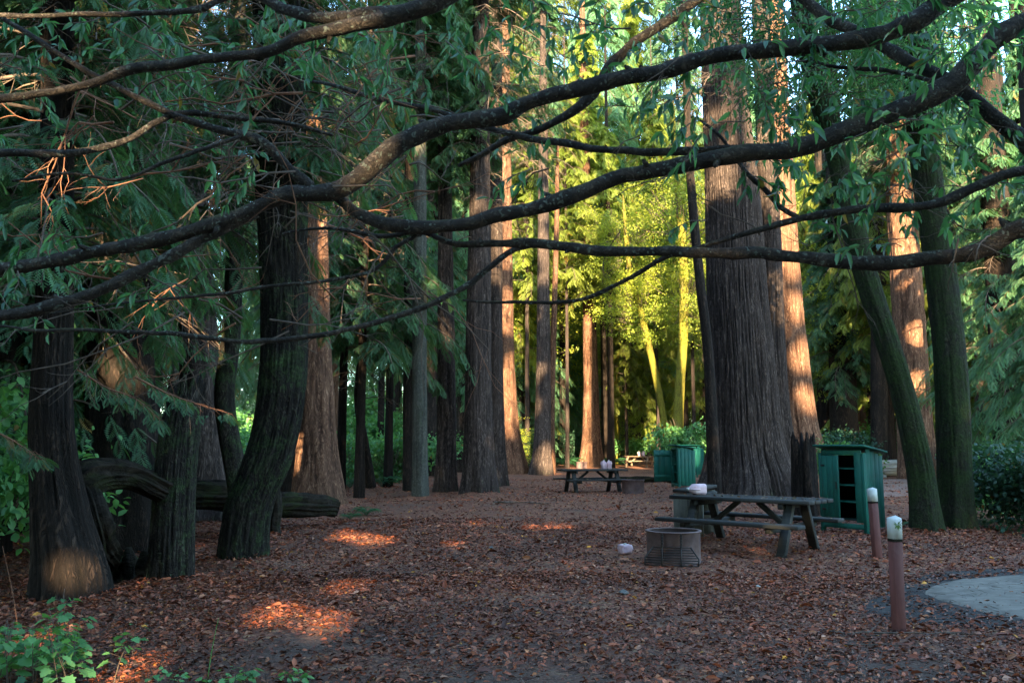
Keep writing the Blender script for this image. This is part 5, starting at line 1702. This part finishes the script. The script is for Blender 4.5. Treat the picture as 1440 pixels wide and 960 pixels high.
# ------------------------------------------------------------------ redwoods added unseen behind the camera, crowns shaped to block the sun
def dense_template():
    V = [(0, 0, 0), (.3, .22, 0), (.65, .16, -.03), (1, 0, -.08), (.65, -.16, -.03), (.3, -.22, 0), (.1, .05, 0), (.35, .5, -.02), (.55, .42, -.05), (.1, -.05, 0), (.35, -.5, -.02), (.55, -.42, -.05)]
    F = [(0, 1, 4, 5), (1, 2, 3, 4), (6, 7, 8, 1), (9, 5, 11, 10)]
    return np.array(V), np.array(F), np.ones((12, 3))


GOBO_T = dense_template()
# holes: (px, py, depth, radius in metres) of places the low sun reaches
LIT = [(92, 798, 8.4, .10), (108, 790, 8.4, .12), (104, 812, 8.4, .13), (122, 806, 8.4, .11), (128, 820, 8.4, .05), (84, 812, 8.4, .04), *[(x_, 754 + (x_ - 478) * .1, None, .42) for x_ in range(480, 556, 9)], *[(x_, 866 + (x_ - 385) * .22, None, .34) for x_ in range(384, 466, 9)], *[(x_, 736 + (x_ % 7), None, .26) for x_ in range(745, 800, 16)], *[(x_, 826, None, .24) for x_ in range(476, 510, 16)], *[(x_, 877, None, .12) for x_ in range(640, 690, 14)], *[(x_, 735, None, .2) for x_ in range(660, 710, 16)],
       (50, 905, None, .36), (70, 905, None, .3), (165, 946, None, .4), (195, 948, None, .3),
       (288, 500, 17.4, .42), (276, 232, 17.4, .35), (448, 400, 21.8, .55), (446, 350, 21.8, .5), (434, 470, 21.8, .45), (416, 640, 21.8, .4), (445, 320, 21.8, .5), (300, 640, 17.4, .3),
       (505, 248, 4.1, .08), (522, 234, 4.1, .08), (540, 216, 4.1, .07), (460, 44, 3.5, .08), (485, 38, 3.5, .08), (510, 32, 3.5, .07), (370, 203, 4.2, .10), (1400, 342, 3.75, .05), (1380, 350, 3.75, .04), (150, 205, 4.0, .10), (60, 217, 3.9, .06), (1020, 360, 3.9, .06),
       (1128, 430, 31, .6), (1131, 500, 31, .6), (1121, 370, 31, .5), (1116, 310, 31, .65), (1138, 560, 31, .5), (1110, 240, 31, .6), (1102, 160, 31, .5), (1292, 540, 39.5, .55), (1288, 470, 39.5, .5), (1270, 350, 39.5, .6), (712, 230, 47, 1.6), (710, 330, 47, 1.5), (716, 430, 47, 1.3), (718, 560, 47, 1.2),
       (831, 640, 62, 2.4), (830, 560, 62, 2.6), (830, 470, 62, 2.8), (828, 380, 62, 3.2), (826, 300, 62, 3.4), (897, 648, 62, 1.9), (966, 632, 44, .8), (817, 652, 57, 1.0), (775, 640, 46, .7), (946, 585, 48, 1.0),
       (880, 430, 52, 4.0), (900, 400, 52, 3.8), (942, 490, 52, 1.5), (900, 300, 52, 5.5), (800, 300, 55, 5.0), (960, 250, 52, 5.0), (860, 180, 52, 5.5), (770, 200, 55, 4.5), (750, 400, 60, 4.2), (700, 330, 56, 3.0), (940, 130, 52, 4.0), (780, 500, 62, 2.5), (720, 600, 52, 1.6),
       (1200, 330, 45, 1.5), (1200, 450, 50, 1.8), (1290, 60, 40, 3.0), (1390, 80, 40, 3.5), (1240, 160, 45, 2.5), (1420, 300, 38, 1.8), (1400, 500, 40, 1.2), (1180, 590, 44, 1.4), (1380, 420, 40, 1.0), (1330, 20, 38, 2),
       (1230, 330, 50, 3), (1250, 120, 45, 4), (1340, 250, 40, 3), (1420, 180, 34, 3), (1180, 300, 60, 4), (1190, 480, 50, 2), (1400, 330, 40, 2.5), (700, 120, 48, 4), (620, 180, 45, 2.5), (540, 250, 40, 1.8), (500, 330, 38, 1.6), (1130, 350, 50, 3), (1230, 250, 50, 4), (1400, 200, 45, 4), (1340, 380, 55, 3), (1180, 120, 50, 4), (1440, 60, 40, 4), (1170, 450, 60, 3), (1300, 120, 50, 4), (1430, 420, 38, 2), (880, 565, 74, 3.4), (785, 560, 78, 3.2), (925, 575, 66, 2.4), (722, 585, 54, 1.3), (520, 600, 42, 3.2), (505, 560, 50, 3.0), (545, 560, 45, 2.0), (500, 630, 40, 1.5), (610, 560, 50, 1.2), (590, 480, 50, 1.0), (330, 560, 38, 1.4), (235, 470, 36, 1.2),
       ]
LIT = [(px, py, Y, r * .42 if Y is None else (r * 1.0 if Y < 5 else r)) for px, py, Y, r in LIT]
S = TO_SUN
e1 = unit(np.cross(S, [0, 0, 1])); e2 = np.cross(e1, S)
hu, hv, hr = [], [], []
for px, py, Y, r in LIT:
    p = G(px, py) if Y is None else P(px, py, Y)
    hu.append(p @ e1); hv.append(p @ e2); hr.append(r)
hu, hv, hr = map(np.array, (hu, hv, hr))
g = np.random.default_rng(77)
# sun gaps through the crowns standing before those places
hs = np.array([ (G(px, py) if Y is None else P(px, py, Y)) @ S for px, py, Y, r in LIT])
carved = 0
NOCARVE = np.array([(r >= 1.4 and Y is not None and 37 < Y < 61 and abs(px - 712) > 12) for px, py, Y, r in LIT])
bpy.context.view_layer.update()
for o in list(SC.objects):
    if o.type != 'MESH' or not any(q in o.data.name for q in ('crown', 'foliage', 'needles', 'shoots')) or 'bay' in o.data.name or o.data.users < 1: continue
    mw = np.array(o.matrix_world)
    if mw[1, 3] > 50 or mw[1, 3] < -5: continue
    me = o.data
    nv = len(me.vertices)
    co = np.empty(nv * 3, np.float32); me.vertices.foreach_get('co', co)
    co = co.reshape(-1, 3) @ mw[:3, :3].T + mw[:3, 3]
    sub = co[::23]
    U, Vv, W = sub @ e1, sub @ e2, sub @ S
    blk = (((U[:, None] - hu) ** 2 + (Vv[:, None] - hv) ** 2) < hr ** 2) & (W[:, None] > hs + .5)
    if blk.any(1).mean() < .002: continue
    blk &= ~NOCARVE[None]
    if blk.any(1).mean() < .001: continue
    hit = np.unique(np.nonzero(blk)[1])
    nl = len(me.loops); npoly = len(me.polygons)
    lv = np.empty(nl, np.int32); me.loops.foreach_get('vertex_index', lv)
    ls = np.empty(npoly, np.int32); me.polygons.foreach_get('loop_start', ls)
    lt = np.empty(npoly, np.int32); me.polygons.foreach_get('loop_total', lt)
    mi = np.empty(npoly, np.int32); me.polygons.foreach_get('material_index', mi)
    cl = np.empty(nv * 4, np.float32); me.color_attributes['tint'].data.foreach_get('color', cl)
    f0 = co[lv[ls]]
    U, Vv, W = f0 @ e1, f0 @ e2, f0 @ S
    rm = np.zeros(npoly, bool)
    for h in hit:
        rm |= ((U - hu[h]) ** 2 + (Vv - hv[h]) ** 2 < (hr[h] + .12) ** 2) & (W > hs[h] + .5)
    rm &= mi == 0
    F4 = lv[(ls[(lt == 4) & ~rm][:, None] + np.arange(4))]
    F3 = lv[(ls[(lt == 3) & ~rm][:, None] + np.arange(3))] if (lt == 3).any() else np.zeros((0, 3), np.int32)
    used = np.zeros(nv, bool); used[F4.ravel()] = True; used[F3.ravel()] = True
    mp = np.cumsum(used) - 1
    lo = np.empty(nv * 3, np.float32); me.vertices.foreach_get('co', lo)
    mid_ = np.concatenate([mi[(lt == 4) & ~rm], mi[(lt == 3) & ~rm]])
    o.data = mesh(me.name, lo.reshape(-1, 3)[used], [mp[F4], mp[F3]] if len(F3) else [mp[F4]], cl.reshape(-1, 4)[used][:, :3], list(me.materials), mid_)
    carved += 1
print('carved', carved)
N = GOBO_N
behind = []
for k in range(9):
    x = -30 + k * 7.5 + g.uniform(-1.5, 1.5)
    behind.append((x, -26 + g.uniform(-4, 4)))
X = g.uniform(-36, 36, N); Z = g.uniform(.3, 46, N); Yb = g.uniform(-34, -20, N)
pos = np.stack([X, Yb, Z], -1)
big = hr > 2
def clear(pos, pad):
    u_, v_ = pos @ e1, pos @ e2
    wob = 1 + .5 * (vnoise(np.stack([u_ * 2.2, v_ * 2.2, u_ * 0], -1)) - .5) * 2
    gap = fbm(np.stack([u_ * .85, v_ * .85, u_ * 0 + 5], -1), 3) < .68
    bad = np.zeros(len(pos), bool)
    for k in range(len(hu)):
        q = np.sqrt((u_ - hu[k]) ** 2 + (v_ - hv[k]) ** 2) < hr[k] * wob + (pad if not big[k] else pad * .3)
        bad |= (q & gap) if big[k] else q
    return ~bad
thin = vnoise(np.stack([pos @ e1 * .35, pos @ e2 * .35, X * 0 + 8], -1))
dcard = unit(g.normal(0, 1, (N, 3)))
dcard = unit(dcard - S[None] * (dcard @ S)[:, None] * .75)
scard = GOBO_S * g.uniform(.7, 1.3, N)
ok = clear(pos + dcard * scard[:, None] * .5, .62)
ok &= ~((pos @ e2 > 24) & (thin > .62) & (g.random(N) < .7))
pos, dcard, scard = pos[ok], dcard[ok], scard[ok]
# finer sprays round the edges of the gaps
PP = []
for k in range(len(hu)):
    if big[k]: continue
    m_ = int(np.pi * ((hr[k] + .95) ** 2 - hr[k] ** 2) * 230)
    rr_ = np.sqrt(g.uniform(hr[k] ** 2, (hr[k] + .95) ** 2, m_)); aa_ = g.uniform(0, 6.283, m_)
    uv = (hu[k] + rr_ * np.cos(aa_))[:, None] * e1 + (hv[k] + rr_ * np.sin(aa_))[:, None] * e2
    yb = g.uniform(-33, -21, m_)
    PP.append(uv + S[None] * ((yb - uv[:, 1]) / S[1])[:, None])
PP = np.vstack(PP)
PP = PP[(PP[:, 2] > .2)]
dp = unit(g.normal(0, 1, PP.shape)); dp = unit(dp - S[None] * (dp @ S)[:, None] * .75)
sp = .30 * g.uniform(.7, 1.3, len(PP))
ok = clear(PP + dp * sp[:, None] * .5, .06)
pos = np.vstack([pos, PP[ok]]); d = np.vstack([dcard, dp[ok]]); scard = np.concatenate([scard, sp[ok]])
n = len(pos)
print('cards', n)
# trunks stand where they block the fewest gaps
nb_ = []
for x, y in behind:
    best = min((sum(max(0, .55 - max(abs((hu[k] * e1[0] + hv[k] * e2[0] + S[0] * (y - hu[k] * e1[1] - hv[k] * e2[1]) / S[1]) - (x + dx)) - hr[k], 0)) for k in range(len(hu)) if not big[k]), abs(dx), dx) for dx in np.linspace(-3, 3, 25))
    nb_.append((x + best[2], y))
behind = nb_
tree_i = np.argmin(np.abs(pos[:, 0][:, None] - np.array([t[0] for t in behind])[None]), 1)
for k, (x, y) in enumerate(behind):
    t = thing('redwood_tree', 'added redwood behind the viewpoint, shaped to block the sun', 'tree', (x, y, 0), 0, 'added sun-blocking redwoods behind the viewpoint')
    pts = [[0, 0, -.3, .5], [0, 0, 5, .42], [.1, 0, 20, .3], [0, 0, 46, .06]]
    trunk_mesh_ = trunk_mesh('trunk', pts, RW, 24, flare=.3, seed=k * 1.3, per=.8)
    link('trunk', trunk_mesh_, t)
    m_ = tree_i == k
    b = MB()
    add_sprays(b, frames(d[m_], up=np.broadcast_to(S, d[m_].shape), roll=np.full(m_.sum(), 0.0) + g.normal(0, .5, m_.sum())), scard[m_], pos[m_] - np.array([x, y, 0]), np.tile([[.5, 1, .5]], (m_.sum(), 1)), tmpl=GOBO_T)
    link('crown', b.build('crown', [M['needle']]), t)
